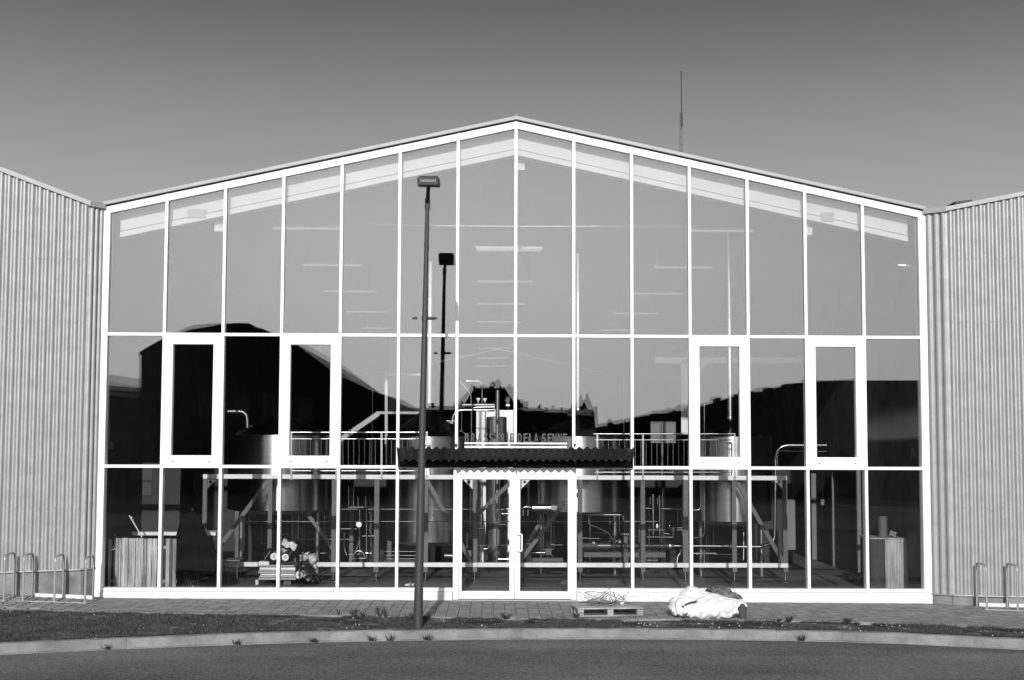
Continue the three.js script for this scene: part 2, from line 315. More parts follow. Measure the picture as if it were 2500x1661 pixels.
// ================================================================ THE BREWERY HALL
const hall = thing('brewery_hall', 'wide white framed glass gabled brewery hall between corrugated metal wings', 'building');
{
  const X = (i) => (i - 7) * W, FZ = 0.055, BZ = -0.16, mw = 0.027;
  for (let i = 1; i < 14; i++) {
    const y0 = i === 7 ? Y_LOW + 0.028 : (i === 6 || i === 8) ? Y_LOW + 0.028 : 0.163;
    part('mullion', [prismZ([[X(i) - mw, y0], [X(i) + mw, y0], [X(i) + mw, roofY(X(i) + mw)], ...(i === 7 ? [[X(i), roofY(0)]] : []), [X(i) - mw, roofY(X(i) - mw)]], FZ - 0.05, FZ),
      prismZ([[X(i) - mw + 0.004, y0], [X(i) + mw - 0.004, y0], [X(i) + mw - 0.004, roofY(X(i)) - 0.02], [X(i) - mw + 0.004, roofY(X(i)) - 0.02]], BZ, FZ - 0.052)], M.white, hall);
  }
  for (const s of [-1, 1]) {
    const a = s * (HALF - 0.04), b = s * (HALF + 0.10);
    const pts = [[Math.min(a, b), G(a) - 0.02], [Math.max(a, b), G(a) - 0.02], [Math.max(a, b), roofY(Math.max(a, b)) + 0.13], [Math.min(a, b), roofY(Math.min(a, b)) + 0.13]];
    part('corner_post', prismZ(pts, BZ, FZ + 0.006), M.white, hall);
  }
  const bays = [...Array(14).keys()], isWin = (i) => [1, 3, 10, 12].includes(i), isDoor = (i) => i === 6 || i === 7;
  for (const i of bays) {
    const a = X(i) + (i ? mw : 0.04) + 0.001, b = X(i + 1) - (i < 13 ? mw : 0.04) - 0.001;
    part('transom', [box(a, b, Y_TOP - 0.028, Y_TOP + 0.028, 0, FZ - 0.004), box(a, b, Y_TOP - 0.024, Y_TOP + 0.024, BZ, -0.002)], M.white, hall);
    if (!isDoor(i)) {
      part('transom', [box(a, b, Y_LOW - 0.028, Y_LOW + 0.028, 0, FZ - 0.004), box(a, b, Y_LOW - 0.024, Y_LOW + 0.024, BZ, -0.002)], M.white, hall);
      part('bottom_rail', box(a, b, 0.165, Y_BOT + 0.005, BZ, FZ - 0.004), M.white, hall);
    }
    // sloping white band under the roof edge, one length per bay
    const band = [[a, roofY(a)], [b, roofY(b)], [b, roofY(b) + 0.137], [a, roofY(a) + 0.137]];
    part('roof_band', prismZ(band, BZ, FZ + (i % 2 ? 0.001 : 0.0)), M.white, hall);
  }
  for (const i of [1, 2, 3, 4, 5, 6, 7, 8, 9, 10, 11, 12, 13]) part('mullion_cap', prismZ([[X(i) - mw, roofY(X(i) - mw) + 0.002], ...(i === 7 ? [[0, roofY(0) + 0.002]] : []), [X(i) + mw, roofY(X(i) + mw) + 0.002], [X(i) + mw, roofY(X(i) + mw) + 0.146], ...(i === 7 ? [[0, roofY(0) + 0.146]] : []), [X(i) - mw, roofY(X(i) - mw) + 0.146]], BZ, FZ + 0.004), M.white, hall);
  // sills
  for (const [a, b] of [[-HALF - 0.1, -W - 0.06], [W + 0.06, HALF + 0.1]]) {
    const n = 5; for (let k = 0; k < n; k++) { const u = a + (b - a) * k / n, v = a + (b - a) * (k + 1) / n - 0.002; part('sill_panel', prismZ([[u, G(u) - 0.03], [v, G(v) - 0.03], [v, 0.160], [u, 0.160]], -0.12, FZ + 0.03), M.whiteSill, hall); }
  }
  // panes: double glazing, each sheet very slightly bowed
  const sheet = (x0, x1, y0, yt, z, bow, tx, ty) => {
    const nx = 8, ny = 12, pos = [], nor = [], idx = [];
    for (let j = 0; j <= ny; j++) for (let i = 0; i <= nx; i++) {
      const u = i / nx * 2 - 1, v = j / ny * 2 - 1, x = x0 + (x1 - x0) * i / nx, y = y0 + (yt(x) - y0) * j / ny, hx = (x1 - x0) / 2, hy = (yt(x) - y0) / 2;
      pos.push(x, y, z + bow * (1 - u * u) * (1 - v * v) + tx * u * hx + ty * v * hy);
      const n = V3(2 * bow * u * (1 - v * v) / hx - tx, 2 * bow * v * (1 - u * u) / hy - ty, 1).normalize(); nor.push(n.x, n.y, n.z);
    }
    for (let j = 0; j < ny; j++) for (let i = 0; i < nx; i++) { const a = j * (nx + 1) + i, b = a + 1, c = a + nx + 1, d = c + 1; idx.push(a, b, c, b, d, c); }
    const g = new THREE.BufferGeometry(); g.setAttribute('position', new THREE.Float32BufferAttribute(pos, 3)); g.setAttribute('normal', new THREE.Float32BufferAttribute(nor, 3)); g.setIndex(idx); return g;
  };
  const pane = (x0, x1, y0, yt, z, parent, k = 1, lean = 0) => part('pane', [sheet(x0, x1, y0, yt, z, 0.00065 * k * rr(0.6, 1.3), (lean ? 0.001 : rr(-1, 1) * 0.0012), lean + rr(-1, 1) * 0.0009), sheet(x0, x1, y0, yt, z - 0.028, -0.00065 * k * rr(0.6, 1.3), rr(-1, 1) * 0.001, lean + rr(-1, 1) * 0.0009)], M.glass, parent);
  for (const i of bays) {
    const a = X(i) + (i ? mw : 0.04) - 0.004, b = X(i + 1) - (i < 13 ? mw : 0.04) + 0.004;
    pane(a, b, Y_TOP + 0.022, (x) => roofY(x) + 0.01, -0.004, hall, 1, i === 5 ? -0.0055 : 0);
    if (!isWin(i)) pane(a, b, i === 6 || i === 7 ? Y_LOW + 0.022 : Y_LOW + 0.022, () => Y_TOP - 0.022, -0.004, hall);
    if (!isDoor(i)) pane(a, b, Y_BOT, () => Y_LOW - 0.022, -0.004, hall);
    if (isWin(i)) {
      const y0 = Y_LOW + 0.029, y1 = Y_TOP - 0.029, c = 0.012, l = 0.145, t = 0.16, bb = 0.175, A = a + 0.005, B = b - 0.005;
      const ring = new THREE.Shape([[A, y0], [B, y0], [B, y1], [A, y1]].map((p) => new THREE.Vector2(...p)));
      ring.holes.push(new THREE.Path([[A + l, y0 + bb], [A + l, y1 - t], [B - l, y1 - t], [B - l, y0 + bb]].map((p) => new THREE.Vector2(...p))));
      const w = part('window', new THREE.ExtrudeGeometry(ring, { depth: 0.15, bevelEnabled: true, bevelSize: 0.004, bevelThickness: 0.004, bevelSegments: 1, bevelOffset: -0.004 }).translate(0, 0, -0.10), M.white, hall);
      const fr = (q) => { const s = new THREE.Shape([[A + q, y0 + q], [B - q, y0 + q], [B - q, y1 - q], [A + q, y1 - q]].map((p) => new THREE.Vector2(...p))); return s; };
      const sash = fr(0.055); sash.holes.push(new THREE.Path([[A + l - 0.006, y0 + bb - 0.006], [A + l - 0.006, y1 - t + 0.006], [B - l + 0.006, y1 - t + 0.006], [B - l + 0.006, y0 + bb - 0.006]].map((p) => new THREE.Vector2(...p))));
      part('sash', new THREE.ExtrudeGeometry(sash, { depth: 0.05, bevelEnabled: true, bevelSize: 0.004, bevelThickness: 0.004, bevelSegments: 1, bevelOffset: -0.004 }).translate(0, 0, 0.008), M.white, w);
      pane(A + l - 0.01, B - l + 0.01, y0 + bb - 0.01, () => y1 - t + 0.01, 0.0, w, 0.6);
      for (const s of [0.16, 0.80]) part('drain_slot', box(A + (B - A) * s, A + (B - A) * s + 0.045, y0 + 0.062, y0 + 0.074, 0.04, 0.0665), M.slot, w);
    }
  }
  // double entrance door
  const D0 = -W - 0.05, D1 = W + 0.05, dt = 2.455, leafTop = 2.33;
  part('door_frame', [box(D0, D0 + 0.10, 0.02, dt, BZ, FZ + 0.01), box(D1 - 0.10, D1, 0.02, dt, BZ, FZ + 0.01), box(D0 + 0.1005, D1 - 0.1005, leafTop + 0.006, dt, BZ, FZ + 0.007)], M.white, hall);
  part('door_threshold', box(D0 - 0.01, D1 + 0.01, -0.02, 0.018, -0.14, 0.13), M.trim, hall);
  for (const s of [-1, 1]) {
    const a = s < 0 ? D0 + 0.106 : 0.004, b = s < 0 ? -0.004 : D1 - 0.106, st = 0.095, yb = 0.03;
    const g0 = s < 0 ? a + 0.055 : a + st, g1 = s < 0 ? b - st : b - 0.055, gy0 = 0.165, gy1 = 2.245;
    const ring = new THREE.Shape([[a, yb], [b, yb], [b, leafTop], [a, leafTop]].map((p) => new THREE.Vector2(...p)));
    ring.holes.push(new THREE.Path([[g0, gy0], [g0, gy1], [g1, gy1], [g1, gy0]].map((p) => new THREE.Vector2(...p))));
    const leaf = part('door', new THREE.ExtrudeGeometry(ring, { depth: 0.06, bevelEnabled: true, bevelSize: 0.003, bevelThickness: 0.003, bevelSegments: 1, bevelOffset: -0.003 }).translate(0, 0, -0.015), M.white, hall);
    pane(g0 - 0.006, g1 + 0.006, gy0 - 0.006, () => gy1 + 0.006, 0.0, leaf, 0.7);
    if (s > 0) {
      const x = 0.045, y0 = P(1272, 1346, 0.1).y, y1 = P(1272, 1305, 0.1).y;
      part('handle', sweep(rounded([V3(x, y1, 0.045), V3(x + 0.02, y1, 0.11), V3(x + 0.085, y1, 0.12), V3(x + 0.085, y0, 0.12), V3(x + 0.02, y0, 0.11), V3(x, y0, 0.045)], 0.05), 0.015, 12), M.white, leaf);
    }
  }
  // roof with its grey edge trim, floor and walls of the deep hall
  const T0 = 0.160, tz0 = -0.1, tz1 = 0.14;
  for (const s of [-1, 1]) for (let k = 0; k < 3; k++) {
    const a = s * HALF * k / 3 * 1.012, b = s * HALF * (k + 1) / 3 * 1.012 - s * 0.004;
    const yy = (x) => roofY(x) + T0;
    part('roof_trim', prismZ([[a, yy(a)], [b, yy(b)], [b, yy(b) + 0.062], [a, yy(a) + 0.062]], tz0, tz1), M.trim, hall);
  }
  part('trim_ridge_cap', box(-0.006, 0.006, roofY(0) + 0.20, roofY(0) + 0.26, 0.08, 0.145), M.trim, hall);
  const DEEP = -62;
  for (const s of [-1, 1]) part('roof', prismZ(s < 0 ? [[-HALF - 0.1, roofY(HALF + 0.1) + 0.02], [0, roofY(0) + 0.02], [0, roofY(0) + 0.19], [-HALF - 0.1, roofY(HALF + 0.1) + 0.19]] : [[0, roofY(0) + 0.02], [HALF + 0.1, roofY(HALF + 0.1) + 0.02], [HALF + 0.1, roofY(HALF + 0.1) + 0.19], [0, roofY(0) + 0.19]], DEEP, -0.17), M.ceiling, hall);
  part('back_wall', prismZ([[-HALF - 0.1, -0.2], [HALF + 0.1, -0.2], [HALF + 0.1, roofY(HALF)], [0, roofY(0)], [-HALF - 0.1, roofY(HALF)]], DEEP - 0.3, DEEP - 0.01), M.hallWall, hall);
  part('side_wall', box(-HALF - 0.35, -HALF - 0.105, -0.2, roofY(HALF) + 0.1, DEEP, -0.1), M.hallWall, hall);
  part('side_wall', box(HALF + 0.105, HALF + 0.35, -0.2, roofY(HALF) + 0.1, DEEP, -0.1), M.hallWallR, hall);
  // sloping beam just behind the glass, in two steps
  for (const s of [-1, 1]) {
    const a = 0.02 * s, b = s * 7.55, z = -0.27;
    const yy = (x, d) => roofY(x) - d;
    const quad = (d0, d1) => [[a, yy(a, d1)], [b, yy(b, d1)], [b, yy(b, d0)], [a, yy(a, d0)]].map((p) => p);
    part('roof_beam', [prismZ(quad(0.0, 0.325), z - 0.2, z), prismZ(quad(0.345, 0.45), z - 0.25, z + 0.03), prismZ(quad(0.32, 0.35), z - 0.2, z - 0.06)], M.beamTop, hall);
  }
  // tie rod across the hall
  part('tie_rod', sweep([P(905, 548, -2.2), P(1100, 552, -2.2), P(1260, 553, -2.2), P(1670, 553, -2.2)], 0.014, 8), M.beamTop, hall);
}
struct('hall_floor', box(-HALF - 0.1, HALF + 0.1, -0.25, 0.018, -62, -0.125), M.floor);

// corrugated wings with their short slanted returns
function corrugated(a, b, yTopA, yTopB, yBotA, yBotB, mat, parent) {   // ribbed sheet between two plan points
  const L = Math.hypot(b.x - a.x, b.z - a.z), pitch = 0.138, dep = 0.038, pts = [];
  const n = Math.max(1, Math.round(L / pitch));
  const W8 = [[0, 0], [0.16, 0], [0.24, 0.16], [0.34, 0.62], [0.42, 0.9], [0.50, 1], [0.66, 1], [0.74, 0.9], [0.82, 0.62], [0.92, 0.16]];
  for (let k = 0; k < n; k++) for (const [u, d] of W8) pts.push([(k + u) / n, d * dep]);
  pts.push([1, 0]);
  const nx = -(b.z - a.z) / L, nz = (b.x - a.x) / L, sgn = nz > 0 ? 1 : -1;
  const pos = [], idx = [];
  const at = (t, d, y) => { pos.push(a.x + (b.x - a.x) * t + nx * sgn * d, y, a.z + (b.z - a.z) * t + nz * sgn * d); };
  for (const [t, d] of pts) { at(t, d, yBotA + (yBotB - yBotA) * t); at(t, d, yTopA + (yTopB - yTopA) * t); }
  for (let i = 0; i < pts.length - 1; i++) { const q = i * 2; idx.push(q, q + 2, q + 1, q + 1, q + 2, q + 3); }
  const g = new THREE.BufferGeometry(); g.setAttribute('position', new THREE.Float32BufferAttribute(pos, 3)); g.setIndex(idx);
  g.computeVertexNormals();
  return part('corrugated_sheet', g, mat, parent);
}
function wing(s, name, cornerPx, edgePx, topCornerY, topEdgeY, botCornerY, botEdgeY, k) {
  const A = V3(s * (HALF + 0.085), 0, 0.03);
  const B = P(cornerPx, topCornerY, 0.34); B.y = 0;
  // the wing comes slightly towards the street as it leaves the hall: depth at the edge of the frame
  let E = P(edgePx, topEdgeY, 0.34); for (let i = 0; i < 4; i++) { const z = 0.34 + k * Math.abs(E.x - B.x); E = P(edgePx, topEdgeY, z); }
  const yTB = P(cornerPx, topCornerY, 0.34).y, yTE = E.y, yBB = P(cornerPx, botCornerY, 0.34).y, yBE = P(edgePx, botEdgeY, E.z).y;
  const dir = V3(E.x - B.x, 0, E.z - B.z), len = dir.length(); dir.normalize();
  const w = part(name, bar(V3(B.x, (G2(B.x, 0.4) + yBB) / 2 - 0.25, B.z - 0.03), V3(B.x + dir.x * 6, (G2(B.x, 0.4) + yBB) / 2 - 0.25, B.z - 0.03 + dir.z * 6), 0.06, (yBB - G2(B.x, 0.4)) + 0.5, V3(0, 1, 0)), M.plinth, hall);
  part('plinth', bar(V3(A.x, (G2(B.x, 0.4) + yBB) / 2 - 0.252, A.z - 0.03), V3(B.x, (G2(B.x, 0.4) + yBB) / 2 - 0.252, B.z - 0.03), 0.06, (yBB - G2(B.x, 0.4)) + 0.5, V3(0, 1, 0)), M.plinth, w);
  corrugated(A, B, yTB, yTB, yBB, yBB, M.galv, w);
  const sheetW = 0.966, n = 6;
  for (let i = 0; i < n; i++) {
    const t0 = i * sheetW, t1 = (i + 1) * sheetW, yt = (t) => yTB + (yTE - yTB) * t / len, yb = (t) => yBB + (yBE - yBB) * t / len, zo = i % 2 ? 0.003 : 0;
    corrugated(V3(B.x + dir.x * t0, 0, B.z + dir.z * t0 + zo), V3(B.x + dir.x * t1, 0, B.z + dir.z * t1 + zo), yt(t0), yt(t1), yb(t0), yb(t1), M.galv, w);
    const o = V3(dir.z * -s, 0, Math.abs(dir.x)).normalize().multiplyScalar(0.035);
    // top trim and foot flashing
    const q0 = V3(B.x + dir.x * (i ? t0 : -0.02), yt(t0) + 0.035, B.z + dir.z * t0).add(o), q1 = V3(B.x + dir.x * t1 - dir.x * 0.003, yt(t1) + 0.035, B.z + dir.z * t1).add(o);
    part("top_trim", bar(q0, q1, 0.08, 0.08, V3(0, 1, 0).cross(dir)), M.trim, w);
    const r0 = V3(B.x + dir.x * t0, yb(t0) - 0.012, B.z + dir.z * t0).add(o.clone().multiplyScalar(0.8)), r1 = V3(B.x + dir.x * t1 - dir.x * 0.003, yb(t1) - 0.012, B.z + dir.z * t1).add(o.clone().multiplyScalar(0.8));
    part('foot_flashing', bar(r0, r1, 0.06, 0.024, V3(0, 1, 0)), M.rack, w);
  }
  for (const py of [632, 786, 1242]) {
    const y = P(s < 0 ? 110 : 2400, py, 0.5).y, gs = [];
    for (let t = 0.07; t < 5.7; t += 0.138) gs.push(box(-0.006, 0.006, -0.006, 0.006, -0.003, 0.003).translate(B.x + dir.x * t, y, B.z + dir.z * t + 0.043));
    part('screw_row', gs, M.greyBox, w).userData.kind = 'stuff';
  }
  part('top_trim', bar(V3(A.x - s * 0.02, yTB + 0.036, A.z + 0.05), V3(B.x + s * 0.012, yTB + 0.036, B.z + 0.05), 0.10, 0.078, V3(0, 0, 1)), M.trim, w);
  part('foot_flashing', bar(V3(A.x, yBB - 0.013, A.z + 0.03), V3(B.x, yBB - 0.013, B.z + 0.03), 0.05, 0.024, V3(0, 1, 0)), M.rack, w);
  // body of the wing behind the sheets
  const e6 = V3(B.x + dir.x * 5.79, 0, B.z + dir.z * 5.79), yy6 = yTB + (yTE - yTB) * 5.79 / len;
  part('wing_roof', prismZ([[Math.min(B.x, e6.x), (B.x < e6.x ? yTB : yy6) - 0.35], [Math.max(B.x, e6.x), (B.x < e6.x ? yy6 : yTB) - 0.35], [Math.max(B.x, e6.x), (B.x < e6.x ? yy6 : yTB) - 0.08], [Math.min(B.x, e6.x), (B.x < e6.x ? yTB : yy6) - 0.08]], -40, 0.28), M.ceiling, w);
  return { w, B, dir, E };
}
const wl = wing(-1, 'corrugated_wing_wall', 220, 0, 503, 418, 1389, 1397, 0.16);
const wr = wing(1, 'corrugated_wing_wall', 2310, 2500, 516, 478, 1452, 1456, 0.16);
part('roof_hatch', [bar(P(2320, 502, -0.4), P(2362, 497, -0.4), 0.05, 0.6, V3(0, 0, 1))], M.lampDark, wr.w);
// pale strip at the foot of the left wing
const fs = (px, z) => { const p = P(px, 1445, z); return p.setY(G2(p.x, z) + 0.03); };
part('foot_strip', bar(fs(85, 0.60), fs(228, 0.44), 0.05, 0.07, V3(0, 1, 0)), M.whiteSill, wl.w);
part('foot_strip', bar(fs(2390, 0.52), fs(2500, 0.64), 0.05, 0.07, V3(0, 1, 0)), M.whiteSill, wr.w);

// ---- canopy over the door
{
  const z0 = 0.09, z1 = 0.60, zf = 0.17, b0 = P(968, 1094, z0), b1 = P(1550, 1094, z0), f0 = P(971, 1127, z1), f1 = P(1546, 1127, z1);
  const canopy = part('canopy', [box(P(971, 1130, zf).x, P(1546, 1130, zf).x, P(971, 1141, zf).y, P(971, 1119, zf).y, zf - 0.08, zf)], M.fascia, hall);
  const n = 30 * 8, pos = [], idx = [];
  for (let lay = 0; lay < 2; lay++) for (let i = 0; i <= n; i++) {
    const t = i / n, w = Math.cos(t * 30 * Math.PI * 2) * 0.024 + (lay ? -0.006 : 0);
    const a = b0.clone().lerp(b1, t), b = f0.clone().lerp(f1, t);
    pos.push(a.x, a.y + w, z0, b.x, b.y + w + 0.02, z1 + 0.03);
  }
  for (let lay = 0; lay < 2; lay++) for (let i = 0; i < n; i++) { const a = lay * (n + 1) * 2 + i * 2; lay ? idx.push(a, a + 2, a + 1, a + 1, a + 2, a + 3) : idx.push(a, a + 1, a + 2, a + 1, a + 3, a + 2); }
  const o = (n + 1) * 2; for (let i = 0; i < n; i++) { const a = i * 2 + 1, b = o + a; idx.push(a, b, a + 2, b, b + 2, a + 2); }
  for (let i = 0; i < n; i++) { const a = i * 2, b = o + a; idx.push(a, a + 2, b, b, a + 2, b + 2); }
  const g = new THREE.BufferGeometry(); g.setAttribute('position', new THREE.Float32BufferAttribute(pos, 3)); g.setIndex(idx); g.computeVertexNormals();
  part('corrugated_roof', g, M.bitumen, canopy);
  for (const x of [f0.x + 0.1, -W, 0, W, f1.x - 0.1]) part('bracket', [bar(V3(x, f0.y - 0.035, z1 - 0.04), V3(x, b0.y - 0.12, 0.06), 0.03, 0.03, V3(1, 0, 0))], M.fascia, canopy);
  for (let i = 0; i < 30; i += 2) { const p = f0.clone().lerp(f1, (i + 0.5) / 30); part('screw', ball(V3(p.x, p.y + 0.016, z1 + 0.02), 0.007), M.steelDull, canopy); }
}
// ---- lettering above the canopy
{
  const z = 0.16, font = await new FontLoader().loadAsync('fonts/droid/droid_sans_bold.typeface.json');
  const sign = thing('letter_sign', 'cut-out grey letters reading BRASSERIE DE LA SENNE on a thin rail above the canopy', 'sign', P(1259, 1084, z));
  const yb = P(1259, 1081, z).y, yt = P(1259, 1058.5, z).y;
  const list = [['B', 1134.5], ['R', 1150], ['A', 1166], ['S', 1181], ['S', 1194.5], ['E', 1210], ['R', 1222.5], ['I', 1236.5], ['E', 1245], ['D', 1264], ['E', 1278], ['L', 1291.5], ['A', 1304], ['S', 1323], ['E', 1337], ['N', 1348.5], ['N', 1361.5], ['E', 1374.5]];
  for (const [c, x] of list) {
    const g = new TextGeometry(c, { font, size: 1, depth: 0.1, curveSegments: 6 }); g.computeBoundingBox(); const b = g.boundingBox;
    const x0 = P(x, 1070, z).x, w = PXM(z) * (c === 'I' ? 3.2 : 10);
    g.translate(-b.min.x, -b.min.y, 0).scale(w / (b.max.x - b.min.x), (yt - yb) / (b.max.y - b.min.y), 0.15).translate(x0, yb, z);
    part('letter', g, M.letter, sign);
  }
  part('rail', box(P(1134, 1083, z).x, P(1384, 1083, z).x, P(1134, 1084.6, z).y, yb, z - 0.01, z + 0.03), M.white, sign);
  part('rail', box(P(1134, 1083, z).x, P(1384, 1083, z).x, P(1134, 1094, z - 0.02).y, P(1134, 1089, z - 0.02).y, z - 0.05, z - 0.02), M.white, sign);
  for (const x of [1113, 1259, 1404.5]) part('clamp', box(P(x - 3, 1083, z).x, P(x + 3, 1083, z).x, P(x, 1089, z).y, P(x, 1083.6, z).y, 0.058, z - 0.02), M.black, sign);
}

// ================================================================ OUTSIDE THINGS
// street lamp in the verge
{
  const b = P(1020, 1524, 4.2), top = P(1043.5, 498, b.z), lamp = thing('street_lamp', 'tall dark tapering street lamp standing in the grass verge before the glass front', 'street lamp', b);
  const at = (py) => { const t = (py - 1524) / (498 - 1524); return b.clone().lerp(top, t); }, r = (py) => PXM(b.z) * (11.2 + (5.0 - 11.2) * (py - 1524) / (498 - 1524));
  part('pole', cyl(b.clone().setY(-0.15), at(505), PXM(b.z) * 11.4, r(505), 28), M.lamp, lamp);
  part('collar', cyl(at(512), at(485), r(505) * 1.3, r(505) * 1.3, 20), M.lamp, lamp);
  part('neck', cyl(at(500), P(1046, 452, b.z + 0.16), 0.034, 0.03, 14), M.lampDark, lamp);
  { const dy = b.clone().lerp(top, 0.10), rd = r(1524 + (498 - 1524) * 0.10); part('access_door', new THREE.CylinderGeometry(rd + 0.004, rd + 0.006, 0.42, 12, 1, false, -0.42, 0.84).translate(dy.x, dy.y, dy.z), M.lamp, lamp); part('door_lock', ball(V3(dy.x, dy.y + 0.1, dy.z + rd + 0.006), 0.011), M.steelDull, lamp); }
  const hc = P(1047, 444, b.z + 0.3), w = PXM(hc.z) * 26.5, h = PXM(hc.z) * 11.5;
  const s = new THREE.Shape([[-w, -h * 0.86], [-w * 0.94, -h], [w * 0.94, -h], [w, -h * 0.86], [w, h * 0.55], [w * 0.82, h], [-w * 0.82, h], [-w, h * 0.55]].map((p) => new THREE.Vector2(...p)));
  part('lamp_head', new THREE.ExtrudeGeometry(s, { depth: 0.5, bevelEnabled: true, bevelSize: 0.012, bevelThickness: 0.02, bevelSegments: 2, bevelOffset: -0.012 }).translate(0, 0, -0.25).rotateX(0.12).translate(hc.x, hc.y, hc.z), M.lampDark, lamp);
  part('lamp_lens', new THREE.BoxGeometry(w * 1.42, h * 0.62, 0.02).translate(0, -h * 0.05, 0.275).rotateX(0.12).translate(hc.x, hc.y, hc.z), M.lens, lamp);
  const ring = at(782);
  part('bracket', [cyl(ring.clone().add(V3(-0.12, 0, 0.02)), ring.clone().add(V3(-0.2, 0, 0.02)), 0.024, 0.014, 12), cyl(ring.clone().add(V3(0.05, 0, 0.02)), ring.clone().add(V3(0.15, 0, 0.02)), 0.026, 0.026, 12), cyl(ring.clone().add(V3(0.15, 0, 0.02)), ring.clone().add(V3(0.2, 0, 0.02)), 0.026, 0.006, 12), cyl(ring.clone().add(V3(0, -0.035, 0)), ring.clone().add(V3(0, 0.035, 0)), r(782) + 0.008, r(782) + 0.008, 24)], M.lamp, lamp);
}
// bicycle stands
{
  const mk = () => {
    const r = thing('bicycle_stand', '', 'bicycle stand', V3(0, 0, 0), 'steel hoop bicycle stands along the wall');
    part('hoop', sweep(rounded([V3(0, -0.1, 0.26), V3(0, 0.80, 0.26), V3(0, 0.80, -0.26), V3(0, -0.1, -0.26)], 0.11), 0.0195, 14), M.rack, r);
    for (const z of [-0.26, 0.26]) part('foot_plate', cyl(V3(0, -0.01, z), V3(0, 0.008, z), 0.06, 0.06, 16), M.rack, r);
    return r;
  };
  const proto = mk(); let first = true;
  for (const [px, label] of [[21, 'steel bicycle stand cut by the left edge of the photo'], [67, 'steel bicycle stand, second from the left edge of the photo'], [143, 'steel bicycle stand, third from the left, next to last before the glass'], [217, 'steel bicycle stand right beside the left white corner post'], [2397, 'steel bicycle stand before the right wing, the one nearer the glass'], [2472, 'steel bicycle stand near the right edge of the photo']]) {
    const w = px < 1000 ? wl : wr, x = P(px, 1449, 0.9).x, z = 0.34 + 0.16 * Math.max(0, Math.abs(x) - Math.abs(w.B.x)) + 0.44, p = P(px, 1449, z), y = G2(p.x, z);
    if (first) { proto.position.set(p.x, y, z); proto.userData.label = label; first = false; } else copyOf(proto, [p.x, y, z], 0, label);
  }
  const gp = (px, z) => { const p = P(px, 1460, z); p.y = G2(p.x, z) + 0.006; return p; };
  const a = gp(40, 1.2), b = gp(212, 1.06);
  solo('floor_rail', bar(a, b, 0.04, 0.012, V3(0, 1, 0)), M.rack, 'flat steel rail on the paving joining the left bicycle stands', 'rail');
  const c = gp(2406, 1.1), d = gp(2500, 1.25);
  solo('floor_rail', bar(c, d, 0.04, 0.012, V3(0, 1, 0)), M.rack, 'flat steel rail on the paving joining the right bicycle stands', 'rail');
}
// pallet
const palletPos = onGround(1480, 1498, 0);
{
  const p = thing('wooden_pallet', 'pale wooden pallet lying on the pavement under a tangle of wire', 'pallet', V3(palletPos.x, G(palletPos.x), palletPos.z));
  const Lx = 1.12, Lz = 0.8, o = palletPos, add = (name, x0, x1, y0, y1, z0, z1, k) => part(name, box(x0 + o.x, x1 + o.x, y0 + G(o.x), y1 + G(o.x), z0 + o.z, z1 + o.z), M.woodH[k % 3], p);
  let k = 0;
  for (const z of [-0.35, 0, 0.35]) add('bottom_board', -Lx / 2, Lx / 2, 0.002, 0.022, z - 0.05, z + 0.05, k++);
  for (const x of [-Lx / 2 + 0.05, 0, Lx / 2 - 0.05]) { for (const z of [-0.35, 0, 0.35]) add('block', x - 0.05, x + 0.05, 0.0225, 0.10, z - 0.05, z + 0.048, k++); add('cross_board', x - 0.055, x + 0.055, 0.1005, 0.122, -Lz / 2, Lz / 2, k++); }
  for (const z of [-0.335, -0.165, 0, 0.165, 0.335]) add('top_board', -Lx / 2 - rr(0, 0.01), Lx / 2 + rr(0, 0.01), 0.1225, 0.144, z - 0.062, z + 0.062, k++);
  p.rotation.y = 0.11;
}
